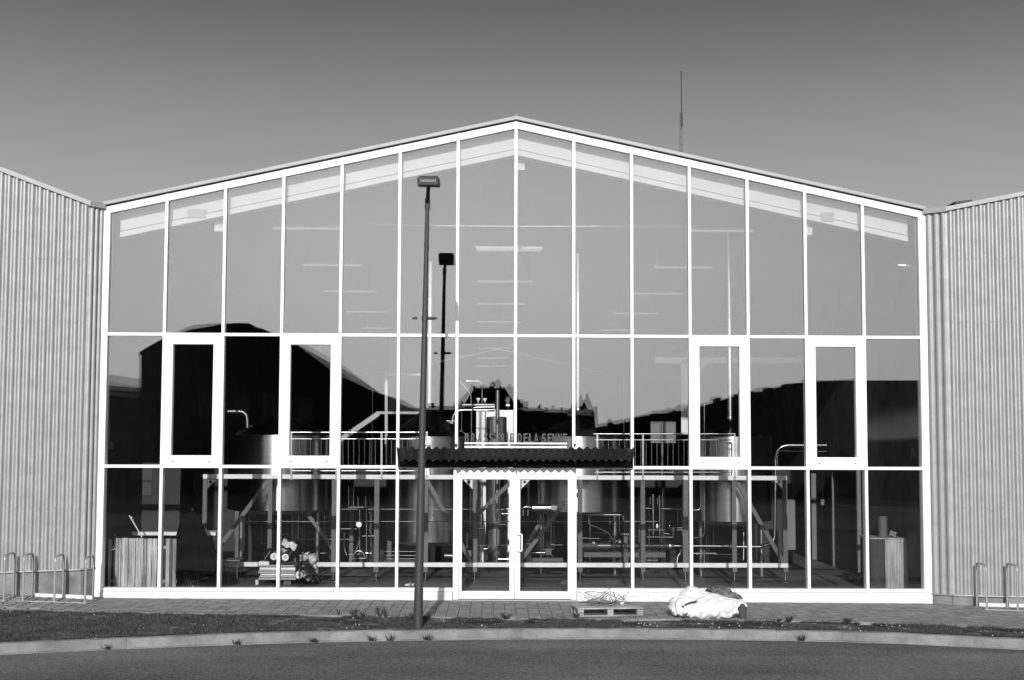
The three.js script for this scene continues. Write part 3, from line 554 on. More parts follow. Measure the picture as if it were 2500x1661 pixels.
// wire tangle on the pallet
{
  const y0 = G(palletPos.x) + 0.145, c = V3(palletPos.x - 0.08, y0, palletPos.z - 0.08), wt = thing('wire_tangle', 'tangled heap of dark wire and twigs lying on the pallet', 'wire', c);
  const mesh = [], px = (x, y, z = c.z) => P(x, y, z);
  // bent ladder of welded wire standing out at the left
  const A = [px(1427, 1446), px(1437, 1453), px(1470, 1464), px(1515, 1476)], B = [px(1427, 1449, c.z - 0.1), px(1436, 1443, c.z - 0.1), px(1480, 1449, c.z - 0.12), px(1520, 1466, c.z - 0.1)];
  mesh.push(sweep(A, 0.004, 6), sweep(B, 0.004, 6));
  const lerpAt = (l, t) => { const u = t * (l.length - 1), i = Math.min(l.length - 2, Math.floor(u)); return l[i].clone().lerp(l[i + 1], u - i); };
  for (let i = 0; i <= 10; i++) mesh.push(sweep([lerpAt(A, i / 10), lerpAt(B, i / 10).add(V3(0.03, 0.01, 0))], 0.0025, 5));
  part('welded_mesh', mesh, M.wire, wt);
  const tangle = [];
  for (let i = 0; i < 58; i++) {
    const w = rr(0, 1) < 0.7, s = V3(c.x + rr(-0.26, 0.34), y0 + rr(0.005, 0.10), c.z + rr(-0.22, 0.2)), pts = [s];
    let d = V3(rr(-1, 1), rr(-0.3, 0.5), rr(-0.6, 0.6)).normalize(), st = w ? 0.045 : 0.07;
    for (let k = 0; k < 6; k++) { d.add(V3(rr(-0.8, 0.8), rr(-0.6, 0.55), rr(-0.7, 0.7)).multiplyScalar(w ? 1 : 0.25)).normalize(); const q = pts[pts.length - 1].clone().addScaledVector(d, st); q.y = Math.max(q.y, y0 + 0.006); pts.push(q); }
    tangle.push(sweep(rounded(pts, 0.03), rr(0.0016, 0.003), 5));
  }
  const tm = part('loose_wire', tangle, M.wire, wt); tm.userData.kind = 'stuff';
  const twig = (name, l, r) => part(name, sweep(l.map((q) => px(...q)), (t) => r * (1 - 0.6 * t), 7), M.wire, wt);
  twig('twig', [[1471, 1478], [1490, 1484], [1512, 1494, c.z + 0.3], [1515, 1510, c.z + 0.45]], 0.014);
  twig('twig', [[1518, 1488], [1535, 1482], [1552, 1477]], 0.010); twig('twig', [[1466, 1465], [1478, 1452], [1488, 1446], [1494, 1441]], 0.008);
  twig('twig', [[1500, 1470], [1510, 1452], [1528, 1466]], 0.007); twig('twig', [[1497, 1445], [1503, 1460], [1505, 1474]], 0.007); twig('twig', [[1510, 1451], [1533, 1474]], 0.006); twig('twig', [[1524, 1452], [1518, 1474]], 0.006);
  part('plaster_lump', ball(px(1519, 1474, c.z + 0.1), 0.035, 1.2, 0.8, 1), M.bag, wt);
}
// white bulk bag
function blob(parts, res, pad, k = 0.06, rough = 0) {    // smooth union of ellipsoids meshed on a grid
  const lo = V3(1e9, 1e9, 1e9), hi = lo.clone().negate();
  for (const [c, r] of parts) { lo.min(c.clone().sub(r)); hi.max(c.clone().add(r)); }
  const ctr = lo.clone().add(hi).multiplyScalar(0.5), S = Math.max(hi.x - lo.x, hi.y - lo.y, hi.z - lo.z) / 2 + pad;
  const mc = new MarchingCubes(res, std(1), false, false, 200000); mc.isolation = 0;
  for (let z = 0; z < res; z++) for (let y = 0; y < res; y++) for (let x = 0; x < res; x++) {
    const p = V3((x - res / 2) / (res / 2) * S + ctr.x, (y - res / 2) / (res / 2) * S + ctr.y, (z - res / 2) / (res / 2) * S + ctr.z);
    let d = 1e9;
    for (const [c, r] of parts) { const q = p.clone().sub(c).divide(r), e = (q.length() - 1) * Math.min(r.x, r.y, r.z); const h = Math.max(k - Math.abs(d - e), 0) / k; d = Math.min(d, e) - h * h * k * 0.25; }
    if (rough) d += rough * (Math.sin(p.x * 31 + p.y * 17 + 3 * Math.sin(p.z * 19)) * 0.5 + 0.5 * Math.sin(p.y * 43 - p.x * 13 + 2 * Math.sin(p.x * 27)) + 0.6 * Math.abs(Math.sin(p.x * 11 - p.y * 23 + p.z * 9)));
    mc.field[z * res * res + y * res + x] = -d;
  }
  mc.update();
  const n = mc.count, g = new THREE.BufferGeometry();
  g.setAttribute('position', new THREE.Float32BufferAttribute(Array.from(mc.positionArray.slice(0, n * 3)), 3));
  g.setAttribute('normal', new THREE.Float32BufferAttribute(Array.from(mc.normalArray.slice(0, n * 3)), 3));
  const h = mergeVertices(g.deleteAttribute('normal'), 1e-4); h.computeVertexNormals();
  return h.scale(S, S, S).translate(ctr.x, ctr.y, ctr.z);
}
{
  const base = onGround(1728, 1508, 0), z = base.z - 0.3, s = PXM(z), bag = thing('bulk_bag', 'slumped white bulk bag of rubble lying on the pavement before the glass', 'bag', V3(base.x, G(base.x), z));
  const e = (px, py, zz, rx, ry, rz) => [P(px, py, z + zz), V3(rx * s, ry * s, rz)];
  part('bag_body', blob([e(1728, 1483, 0.05, 82, 28, 0.36), e(1690, 1466, -0.12, 34, 34, 0.25), e(1665, 1476, 0.05, 30, 22, 0.28), e(1790, 1478, 0.05, 30, 17, 0.26), e(1735, 1466, -0.1, 48, 20, 0.25), e(1720, 1497, 0.16, 70, 14, 0.28)], 84, 0.05, 0.08, 0.013), M.bag, bag);
  part('strap', sweep([P(1666, 1482.5, z + 0.34), P(1676, 1476, z + 0.36), P(1690, 1471, z + 0.34), P(1702, 1469, z + 0.31)], 0.017, 8), M.strap, bag);
  part('strap', sweep([P(1668, 1506, z + 0.42), P(1674, 1500, z + 0.43), P(1679, 1498, z + 0.42)], 0.012, 8), M.strap, bag);
  part('strap', sweep([P(1803, 1485, z + 0.3), P(1800, 1494, z + 0.32), P(1792, 1503, z + 0.34)], 0.016, 8), M.strap, bag);
  part('strap', sweep([P(1780, 1457, z + 0.1), P(1792, 1459, z + 0.12), P(1805, 1463, z + 0.1)], 0.018, 8), M.strap, bag);
  part('rubble', blob([e(1752, 1442, -0.1, 26, 9, 0.16), e(1768, 1450, -0.05, 18, 9, 0.16), e(1786, 1459, 0, 26, 9, 0.18), e(1740, 1438, -0.1, 14, 5, 0.12), e(1768, 1440, -0.12, 12, 7, 0.12)], 40, 0.05, 0.05, 0.02), M.debris, bag);
  const d = P(1813, 1496, z + 0.32);
  solo('dark_bucket', [cyl(d.clone().setY(G(d.x)), d.clone().setY(G(d.x) + 0.2), 0.06, 0.075, 16), ball(d.clone().setY(G(d.x) + 0.2), 0.05)], M.strap, 'small dark bucket at the right end of the white bulk bag', 'bucket');
}
// grass and weeds of the verge
{
  const blade = [], N = 6; let s2 = 5; const r2 = () => { s2 = (s2 * 1664525 + 1013904223) >>> 0; return s2 / 4294967296; };
  const pos = [];
  for (let i = 0; i < N; i++) { const a = r2() * 6.28, l = 0.03 + r2() * 0.045, w = 0.004, x = (r2() - 0.5) * 0.05, z = (r2() - 0.5) * 0.05, bx = Math.cos(a), bz = Math.sin(a), le = 0.35 + r2() * 0.9; pos.push(x - bz * w, 0, z + bx * w, x + bz * w, 0, z - bx * w, x + bx * l * le, l, z + bz * l * le); }
  const g = new THREE.BufferGeometry(); g.setAttribute('position', new THREE.Float32BufferAttribute(pos, 3)); g.computeVertexNormals();
  const pts = [];
  for (let i = 0; i < 60000 && pts.length < 26000; i++) {
    const x = rr(-10.5, 10.5), za = edgeZ(x) + 0.03, zb = kerbZ(x) - 0.16, z = rr(za, zb), t = (z - za) / (zb - za);
    const patch = fbm((x + 20) / 40, (z + 5) / 40, 60, 3) ;
    const dens = x < -5 ? 0.95 : x < -2 ? 0.95 - 0.45 * (x + 5) / 3 : 0.5;
    if (patch > 0.42 + (1 - dens) * 0.22 || (x < -4 && rnd() < 0.6)) pts.push([x, z, patch]);
  }
  for (let i = 0; i < 9000; i++) { const x = rr(-10.5, 10.5), e = edgeZ(x), z = e + rr(-0.05, 0.12), patch = fbm((x + 20) / 40, 0.3, 90, 3, 1); if (patch > 0.52 || (x < -3.5 && rnd() < 0.35)) pts.push([x, z, patch]); }
  for (let i = 0; i < 3500; i++) { const x = rr(-10.5, 10.5), z = kerbZ(x) - 0.16 + rr(-0.10, 0.02), patch = fbm((x + 20) / 40, 0.7, 70, 3, 2); if (patch > 0.5) pts.push([x, z, patch]); }
  const im = new THREE.InstancedMesh(g, std(1, 0.9, 0, { side: THREE.DoubleSide }), pts.length), m = new THREE.Matrix4(), q = new THREE.Quaternion();
  pts.forEach(([x, z, p], i) => { const s = rr(0.5, 1.15); m.compose(V3(x, G(x) - 0.016, z), q.setFromAxisAngle(V3(0, 1, 0), rr(0, 6.28)), V3(s, s * rr(0.35, 1.0), s)); im.setMatrixAt(i, m); im.setColorAt(i, col(rr(0.02, 0.10))); });
  im.name = 'grass'; im.castShadow = im.receiveShadow = true; im.userData = { kind: 'stuff', label: 'short dark patchy grass growing in the verge' }; scene.add(im);
  {
    const pg = new THREE.IcosahedronGeometry(0.012, 0), n = 520, pm = new THREE.InstancedMesh(pg, std(1, 0.9), n);
    for (let i = 0; i < n; i++) { const x = rr(-10, 10), z = rr(edgeZ(x) + 0.02, kerbZ(x) - 0.16), sc = rr(0.4, 1.5); m.compose(V3(x, G(x) - 0.008, z), q.setFromAxisAngle(V3(rr(-1, 1), rr(-1, 1), rr(-1, 1)).normalize(), rr(0, 6)), V3(sc, sc * 0.7, sc)); pm.setMatrixAt(i, m); pm.setColorAt(i, col(rr(0.12, 0.4))); }
    pm.name = 'pebbles'; pm.userData = { kind: 'stuff', label: 'pale pebbles scattered over the verge soil' }; scene.add(pm);
  }
  const weed = (px, py, h, n, spread, label, tall) => {
    const p = onGround(px, py, 0), y = py > 1560 && false ? 0 : G(p.x), geos = [];
    for (let i = 0; i < n; i++) {
      const a = rr(0, 6.28), l = 1.25 * h * rr(0.5, 1), dx = Math.cos(a) * spread * rr(0.3, 1), dz = Math.sin(a) * spread * rr(0.3, 1), w = rr(0.006, 0.012);
      const A = V3(p.x + dx * 0.15, y, p.z + dz * 0.15), Bm = V3(p.x + dx * 0.6, y + l * 0.7, p.z + dz * 0.6), C = V3(p.x + dx, y + l * (tall ? 1 : rr(0.6, 1)), p.z + dz);
      const g2 = new THREE.BufferGeometry(); g2.setAttribute('position', new THREE.Float32BufferAttribute([A.x - w / 3, A.y, A.z, A.x + w / 3, A.y, A.z, Bm.x - w, Bm.y, Bm.z, A.x + w / 3, A.y, A.z, Bm.x + w, Bm.y, Bm.z, Bm.x - w, Bm.y, Bm.z, Bm.x - w, Bm.y, Bm.z, Bm.x + w, Bm.y, Bm.z, C.x, C.y, C.z], 3)); geos.push(g2);
      if (tall) for (let k = 0; k < 4; k++) { const t = rr(0.3, 1), c = V3(p.x + dx * t, y + l * t, p.z + dz * t), d = V3(rr(-1, 1), rr(-0.2, 0.8), rr(-1, 1)).normalize().multiplyScalar(rr(0.02, 0.045)); const g3 = new THREE.BufferGeometry(); g3.setAttribute('position', new THREE.Float32BufferAttribute([c.x, c.y - 0.005, c.z, c.x + d.x, c.y + d.y, c.z + d.z, c.x, c.y + 0.008, c.z], 3)); geos.push(g3); }
    }
    const t = thing('weed', label, 'weed', V3(p.x, y, p.z)); part('foliage', geos, M.weed, t);
  };
  weed(864, 1510, 0.13, 14, 0.12, 'weed tuft on the verge edge, leftmost of the upright weeds', true);
  weed(884, 1510, 0.09, 10, 0.10, 'low weed beside the leftmost upright weeds on the verge edge', true);
  weed(926, 1510, 0.16, 12, 0.10, 'tall thin weed left of the street lamp foot', true);
  weed(940, 1510, 0.15, 10, 0.08, 'second tall thin weed, nearer the street lamp foot', true);
  weed(826, 1506, 0.12, 5, 0.06, 'single thin stalk at the far left of the upright weeds', true);
  weed(1005, 1518, 0.13, 40, 0.2, 'bushy grass clump at the left of the lamp foot');
  weed(1042, 1518, 0.11, 36, 0.18, 'bushy grass clump at the right of the lamp foot');
  weed(1235, 1512, 0.10, 26, 0.18, 'dark weed clump on the verge below the left door leaf');
  weed(1407, 1510, 0.09, 22, 0.15, 'dark weed clump just left of the pallet');
  weed(1295, 1524, 0.09, 26, 0.22, 'dark weed clump on the verge below the right door leaf');
  weed(1926, 1517, 0.11, 30, 0.14, 'spiky weed clump on the verge right of the bulk bag');
  weed(1900, 1518, 0.08, 18, 0.14, 'small low weed just right of the bulk bag');
  weed(2070, 1518, 0.10, 26, 0.14, 'spiky weed at the pavement edge below the wooden cabinet');
}
// weeds in the gutter
{
  const gut = (px, py, n, h, label) => {
    const p = onGround(px, py, -KH), z = kerbZ(p.x) + 0.07, y = G(p.x) - KH + 0.01, geos = [];
    for (let i = 0; i < n; i++) { const a = rr(0, 6.28), l = h * rr(0.5, 1), dx = Math.cos(a) * h * rr(0.2, 1.1), dz = Math.abs(Math.sin(a)) * h * 0.7, w = 0.007, x0 = p.x + rr(-0.05, 0.05); const g = new THREE.BufferGeometry(); g.setAttribute('position', new THREE.Float32BufferAttribute([x0 - w, y, z, x0 + w, y, z, x0 + dx, y + l, z + dz], 3)); geos.push(g); }
    const t = thing('gutter_weed', label, 'weed', V3(p.x, y, z)); part('foliage', geos, M.weed, t);
  };
  gut(272, 1586, 14, 0.12, 'small weed in the gutter, leftmost along the kerb');
  gut(584, 1575, 18, 0.12, 'weed in the gutter at the left, second along the kerb');
  gut(772, 1566, 26, 0.10, 'wide low weed in the gutter left of the lamp');
  gut(912, 1562, 24, 0.12, 'weed in the gutter just left of the lamp');
  gut(955, 1560, 16, 0.14, 'narrow upright weed in the gutter beside the lamp');
  gut(1045, 1560, 20, 0.14, 'weed in the gutter just right of the lamp');
  gut(1946, 1557, 26, 0.14, 'leafy weed against the kerb at the right');
}
// aerial on the roof
{
  const z = -7, b = P(1663, 420, z), a = thing('radio_aerial', 'thin dark radio aerial on a ladder mast standing on the roof', 'aerial', b.clone().setY(roofY(b.x) + 0.2));
  const rail = (x) => bar(P(x, 420, z), P(x, 275, z), 0.022, 0.022);
  part('mast_rail', rail(1660.4), M.lampDark, a); part('mast_rail', rail(1665.2), M.lampDark, a);
  for (const y of [276, 281, 299, 317, 334, 352, 370, 388]) part('rung', bar(P(1660.4, y, z), P(1665.2, y, z), 0.018, 0.018), M.lampDark, a);
  part('rod', sweep([P(1664.6, 316, z), P(1664.2, 275, z), P(1663.2, 174, z)], (t) => 0.016 - 0.004 * t, 8), M.lampDark, a);
  part('rod_sleeve', cyl(P(1664.6, 308, z), P(1664.3, 276, z), 0.024), M.lampDark, a);
}

// ================================================================ INSIDE THE HALL
struct('added_backing_wall', box(-HALF - 0.09, P(1936, 1280, -8.6).x, 0.02, 2.35, -8.75, -8.6), M.black);  // added black screen, hides the sunlit floor beyond so the tanks stand against darkness
// steel platform carrying the vessels
const ZF = -3.6;
{
  const pf = thing('steel_platform', 'long steel platform frame with posts and braces carrying the brewing tanks', 'platform', P(1205, 1409, ZF));
  const yT0 = P(1200, 1171, ZF).y, yT1 = P(1200, 1160.5, ZF).y, yB0 = P(1200, 1385, ZF).y, yB1 = P(1200, 1374.5, ZF).y, X = (px, z = ZF) => P(px, 1280, z).x;
  const mods = [[493, 1165], [1262, 1923]];
  for (const [a, b] of [[493, 1165.5], [1166.5, 1261], [1262, 1923]]) part('top_beam', box(X(a), X(b), yT0, yT1, ZF - 0.1, ZF), M.beam, pf);
  for (const [a, b] of mods) part('bottom_beam', box(X(a), X(b), yB0, yB1, ZF - 0.1, ZF + 0.012), M.beam, pf);
  part('bottom_beam', box(X(1166), X(1261), yB0, yB1, ZF - 0.1, ZF + 0.01), M.beam, pf);
  for (const [c, w] of [[498.5, 11], [658, 10], [814.5, 11], [919, 12], [1039.5, 11], [1159.5, 11], [1267, 10], [1416.5, 11], [1570, 11], [1674, 13], [1793.5, 11], [1918, 11]]) {
    const x0 = X(c - w / 2), x1 = X(c + w / 2), y0 = P(c, 1397, ZF).y;
    part('post', [box(x0, x1, yB1 + 0.001, yT0 - 0.001, ZF - 0.1, ZF - 0.012), box(x0, x1, y0, yB0 - 0.001, ZF - 0.1, ZF)], M.post, pf);
    part('foot', [cyl(V3((x0 + x1) / 2, 0.018, ZF - 0.05), V3((x0 + x1) / 2, 0.03, ZF - 0.05), 0.045, 0.03, 14), cyl(V3((x0 + x1) / 2, 0.03, ZF - 0.05), V3((x0 + x1) / 2, y0, ZF - 0.05), 0.014, 0.014, 10)], M.steel, pf);
    part('rear_post', box(x0, x1, 0.02, yT0, -7.6, -7.5), M.post, pf);
  }
  const br = (x0, y0, x1, y1, z = ZF - 0.05) => part('brace', bar(P(x0, y0, z), P(x1, y1, z), 0.085, 0.06), M.post, pf);
  br(655, 1173, 508, 1373); br(690, 1173, 812, 1338, ZF - 1.2); br(1043, 1173, 1150, 1373); br(1252, 1173, 1165, 1258); br(1410, 1185, 1268, 1373); br(1800, 1178, 1912, 1373);
  br(1322, 1270, 1262, 1373, ZF - 1.6);
  const gus = (x, s) => { const a = P(x, 1171, ZF), k = PXM(ZF), z = ZF - 0.05; const hole = new THREE.Path(); hole.absarc(a.x + s * 9 * k, a.y - 6.5 * k, 3.4 * k, 0, 6.29, true); const sh = new THREE.Shape([[0, 0], [s * 24, 0], [0, -24]].map(([u, v]) => new THREE.Vector2(a.x + u * k, a.y + v * k))); sh.holes.push(hole); part('gusset', new THREE.ExtrudeGeometry(sh, { depth: 0.012, bevelEnabled: false }).translate(0, 0, z), M.beam, pf); };
  gus(504, 1); gus(1154, -1); gus(1272, 1); gus(1912.5, -1);
  part('deck_plate', box(X(495), X(1163), yT0 + 0.01, yT1 - 0.03, -7.6, ZF - 0.105), M.deck, pf);
  part('deck_plate', box(X(1264), X(1921), yT0 + 0.01, yT1 - 0.03, -7.6, ZF - 0.105), M.deck, pf);
  // railings
  const rail = (x0, x1, yT, y2, yB, posts, slopeFix) => {
    const z = ZF + 0.03, r = part('railing', cyl(P(x0, yT, z), P(x1, yT, z), 0.021), M.steel, pf);
    part('mid_rail', cyl(P(x0 + 4, y2, z), P(x1 - 2, y2, z), 0.013), M.steel, r); part('low_rail', cyl(P(x0 + 4, yB, z), P(x1 - 2, yB, z), 0.013), M.steel, r);
    for (const p of posts) part('rail_post', bar(P(p, yT, z), P(p, 1172, z), 0.036, 0.02), M.steel, r);
    for (let p = x0 + 10; p < x1 - 4; p += 13.2) part('baluster', cyl(P(p, y2, z), P(p, yB, z), 0.0062, 0.0062, 6), M.steel, r);
  };
  rail(708, 1043, 1056, 1072, 1150, [711, 821, 931.5, 1042]); rail(1449, 1796, 1060, 1074.5, 1153.5, [1458.5, 1570, 1682, 1794]);
  for (const [y, a, b] of [[1243.8, 833, 1240], [1273.8, 550, 1604]]) part('rail_rod', cyl(P(a, y, ZF - 0.35), P(b, y, ZF - 0.35), 0.008, 0.008, 8), M.steelDull, pf);
}
// brewing tanks
function tank(label, cx, rp, yRim, yBot, z, coneTop, neck, stackTop, matS = M.steelTank) {
  const c = P(cx, 1150, z), k = PXM(z), R = rp * k, yr = P(cx, yRim, z - 0).y, yb = P(cx, yBot, z).y, yc = P(cx, coneTop, z).y, yt = P(cx, stackTop, z).y, nr = neck * k;
  const t = thing('brewing_tank', label, 'tank', V3(c.x, yb, z), 'stainless brewing tanks on the platform');
  part('shell', lathe([[0, yb - 0.12], [R * 0.6, yb - 0.1], [R * 0.97, yb], [R, yb + 0.01], [R, yr - 0.012], [R * 1.006, yr - 0.01], [R * 1.006, yr + 0.012], [R * 0.985, yr + 0.014]], V3(c.x, 0, z), 72), matS, t);
  part('cone_roof', lathe([[R * 0.985, yr + 0.01], [R * 0.92, yr + 0.03], [nr * 1.7, yc - 0.16], [nr * 1.05, yc]], V3(c.x, 0, z), 64), M.steelCone, t);
  part('vapour_stack', lathe([[nr * 1.05, yc - 0.02], [nr * 1.12, yc], [nr * 1.12, yc + 0.05], [nr, yc + 0.055], [nr, yt], [nr * 0.9, yt]], V3(c.x, 0, z), 28), M.steel, t);
  for (const s of [-0.92, 0.92]) part('leg', cyl(V3(c.x + s * R * 0.8, 0.02, z), V3(c.x + s * R * 0.8, yb - 0.02, z), 0.05), M.steelDull, t);
  return t;
}
tank('broad stainless tank at the far left of the platform beside the left windows', 684, 125, 1064.5, 1243, -5.25, 995, 9, 560);
tank('deep stainless tank standing directly behind the near street lamp', 1047, 103, 1068, 1319, -5.3, 985, 10, 640);
tank('wide stainless tank with a broad cone right of the entrance doors', 1411, 122, 1068, 1246.5, -5.3, 1003, 7, 620);
tank('stainless tank at the right end of the platform behind the right-hand window', 1784, 100, 1068.5, 1270, -5.0, 1024, 7, 560);

// pipework
const pp = (parent, name, pts, rpx, z, mat = M.steel, bend = 0.12, seg = 12) => part(name, sweep(rounded(pts.map(([x, y, zz]) => P(x, y, zz ?? z)), bend), (rpx < 2 ? rpx * 1.25 : rpx) * PXM(z), seg), mat, parent);
const cc = (parent, name, x0, y0, x1, y1, rpx, z, mat = M.steel, r2 = rpx) => part(name, cyl(P(x0, y0, z), P(x1, y1, z), rpx * PXM(z), r2 * PXM(z), 20), mat, parent);
const bb = (parent, name, x0, x1, y0, y1, z, d, mat) => part(name, box(P(x0, y0, z).x, P(x1, y0, z).x, P(x0, y1, z).y, P(x0, y0, z).y, z - d, z), mat, parent);
{
  const w = thing('pipework', 'cluster of steel pipes, valves and a thick dark duct between the two platform halves', 'pipework', P(1213, 1380, -4.6));
  cc(w, 'duct', 1213, 1252, 1215, 953, 5, -4.3, M.steelDull); cc(w, 'duct_reducer', 1212, 1275, 1213, 1252, 1.3, -4.3, M.steelDull, 5); cc(w, 'pipe', 1212, 1374, 1212, 1273, 1.3, -4.3);
  cc(w, 'pipe', 1175.5, 1290, 1175.5, 1186, 3.2, -4.7); cc(w, 'flange', 1167, 1290.5, 1184, 1290.5, 1.4, -4.7); cc(w, 'pipe', 1175, 1374, 1175, 1331, 1.7, -4.7);
  cc(w, 'valve_body', 1225, 1255, 1242, 1255, 2.7, -4.3); cc(w, 'valve_body', 1218, 1281, 1236, 1281, 1.9, -4.3); cc(w, 'valve_rod', 1222.5, 1286, 1222.5, 1246, 0.9, -4.3); cc(w, 'valve_rod', 1235.5, 1281, 1235.5, 1258, 0.8, -4.3);
  cc(w, 'valve_top', 1225, 1245, 1240, 1243, 2.2, -4.3); cc(w, 'valve_stack', 1241, 1242, 1241, 1205, 1.6, -4.4);
  part('gauge', ball(P(1198, 1299, -4.2), 3.3 * PXM(-4.2)), M.steel, w); pp(w, 'hose', [[1198, 1302], [1198, 1315], [1196, 1328], [1192, 1340], [1181, 1340.5]], 0.9, -4.2);
  cc(w, 'drum', 1187, 1368, 1187, 1342, 6, -4.6, M.dark); cc(w, 'pipe', 1216, 1366, 1243, 1366, 3.4, -4.2); cc(w, 'pipe', 1165, 1331.5, 1243, 1331.5, 0.7, -4.2);
  cc(w, 'pipe', 1149.7, 1243, 1149.7, 1192, 1, -4.5); cc(w, 'valve_stack', 1140.6, 1338, 1140.6, 1301, 1.9, -4.3); bb(w, 'junction_box', 1141.5, 1150.5, 1345, 1360, -4.0, 0.08, M.cabinet);
  pp(w, 'pipe', [[1151, 1090], [1151, 995], [1208, 994]], 1.3, -4.8); pp(w, 'pipe', [[1185, 1090], [1185, 1000.5], [1209, 1000.5]], 1.3, -4.7);
  pp(w, 'pipe', [[1123, 932], [1150, 962], [1150, 988]], 1, -5.4); pp(w, 'pipe', [[1138, 930.5], [1177, 930.5], [1177, 988]], 1, -5.4);
  cc(w, 'header_pipe', 1128, 989.5, 1208, 989.5, 4.6, -5.2, M.steelDull);
  pp(w, 'elbow_pipe', [[1104, 1062], [1105, 1001.5], [1208, 1001.5]], 3.6, -5.3, M.steel, 0.3, 16);
  cc(w, 'pipe', 1127, 1052, 1127, 1006, 0.9, -5.2); cc(w, 'pipe', 1090, 1028, 1112, 1028, 0.8, -5.0);
  const c1 = (x, y) => { const p = P(x, y, -5.2), k = PXM(-5.2); part('beacon', lathe([[0, -9 * k], [0.8 * k, -9 * k], [0.8 * k, -4 * k], [4 * k, 0], [4.6 * k, 2 * k], [4.4 * k, 4.6 * k], [0, 5 * k]], p, 20), M.cabinet, w); };
  c1(1167.6, 977); c1(1184, 977.5);
}
{ // inflated rubber glove on a valve, as a thing of its own
  const z = -5.6, k = PXM(z), b = P(1240.5, 990, z), g = thing('rubber_glove', 'pale rubber glove standing fingers up on a pipe above the letters', 'glove', b);
  const geos = [ball(P(1240, 980, z), 5.2 * k, 1, 1.25, 0.6)];
  for (const [x0, y0, x1, y1, r] of [[1236.5, 977, 1235.2, 971, 1.3], [1239, 976, 1238.4, 969.4, 1.35], [1241.5, 976, 1241.7, 969.2, 1.35], [1243.8, 977, 1244.8, 970.8, 1.2], [1236, 982, 1232.8, 978.5, 1.3]]) geos.push(cyl(P(x0, y0, z), P(x1, y1, z), r * k, r * 0.8 * k, 10), ball(P(x1, y1, z), r * 0.85 * k));
  part('hand', geos, M.greyBox, g); part('cuff', cyl(P(1240, 992, z), P(1240, 987, z), 5.6 * k, 4.6 * k, 16), M.cabinet, g); part('stem', cyl(P(1240.5, 1000, z), P(1240.5, 992, z), 0.8 * k), M.steel, g);
}
solo('white_cabinet', [box(P(1163, 1000, -8.2).x, P(1253, 1000, -8.2).x, 0.02, P(1200, 1001.5, -8.2).y, -8.9, -8.2), box(P(1162, 1000, -8.18).x, P(1254, 1000, -8.18).x, P(1200, 1050, -8.2).y, P(1200, 1048.6, -8.2).y, -8.5, -8.18)], M.cabinet, 'bright white cabinet standing behind the letters above the doors', 'cabinet');
{
  const z = -7.2, k = PXM(z), c = P(1212, 1060, z), v = thing('upright_vessel', 'dark upright steel vessel in front of the white cabinet', 'vessel', V3(c.x, 0.02, z));
  part('shell', lathe([[0, 0.02], [25 * k, 0.02], [25 * k, P(1212, 1020, z).y], [23.5 * k, P(1212, 1018.5, z).y], [0, P(1212, 1017, z).y]], V3(c.x, 0, z), 40), M.steelDull, v);
  for (const x of [1198, 1212, 1226]) part('seam', cyl(P(x, 1150, z + 24 * k), P(x, 1021, z + 24 * k), 0.008), M.steel, v);
}
{ // motor and vessels behind the right door leaf
  const w = thing('pump_motor', 'ribbed bright steel motor lying level behind the right door leaf', 'motor', P(1321, 1252, -4.3));
  cc(w, 'casing', 1300, 1241, 1343, 1241, 9.5, -4.3); for (const x of [1300, 1342]) cc(w, 'end_flange', x, 1241, x + 2.4, 1241, 10.6, -4.3);
  for (let i = 0; i < 9; i++) cc(w, 'rib', 1305 + i * 4, 1241, 1305.8 + i * 4, 1241, 9.9, -4.3);
  bb(w, 'terminal_box', 1346, 1364, 1235, 1246, -4.3, 0.12, M.steelDull); pp(w, 'hose', [[1271, 1248], [1278, 1239], [1288, 1237.5], [1300, 1240]], 0.9, -4.3);
  for (const x of [1277.6, 1289]) cc(w, 'filter_bowl', x, 1260, x, 1246, 2.6, -4.3); cc(w, 'pipe', 1315.8, 1231, 1315.8, 1174, 0.9, -4.25);
}
{
  const w = thing('transfer_pump', 'small dark pump with a boxed gear on the lower beam behind the right door leaf', 'pump', P(1335, 1374, -4.3));
  bb(w, 'gear_box', 1332, 1345, 1323, 1355, -4.3, 0.25, M.deck); cc(w, 'shaft', 1286, 1328, 1296, 1328, 2.2, -4.3); cc(w, 'pipe', 1299, 1350, 1331, 1350, 1.2, -4.2);
  cc(w, 'coupling', 1346, 1330, 1352, 1330, 3.2, -4.3); cc(w, 'shaft', 1352, 1331, 1374, 1331, 1.4, -4.3); bb(w, 'base', 1300, 1375, 1364, 1372, -4.2, 0.3, M.deck);
  for (const x of [1338, 1350]) cc(w, 'foot', x, 1374, x, 1356, 3, -4.4, M.dark);
}
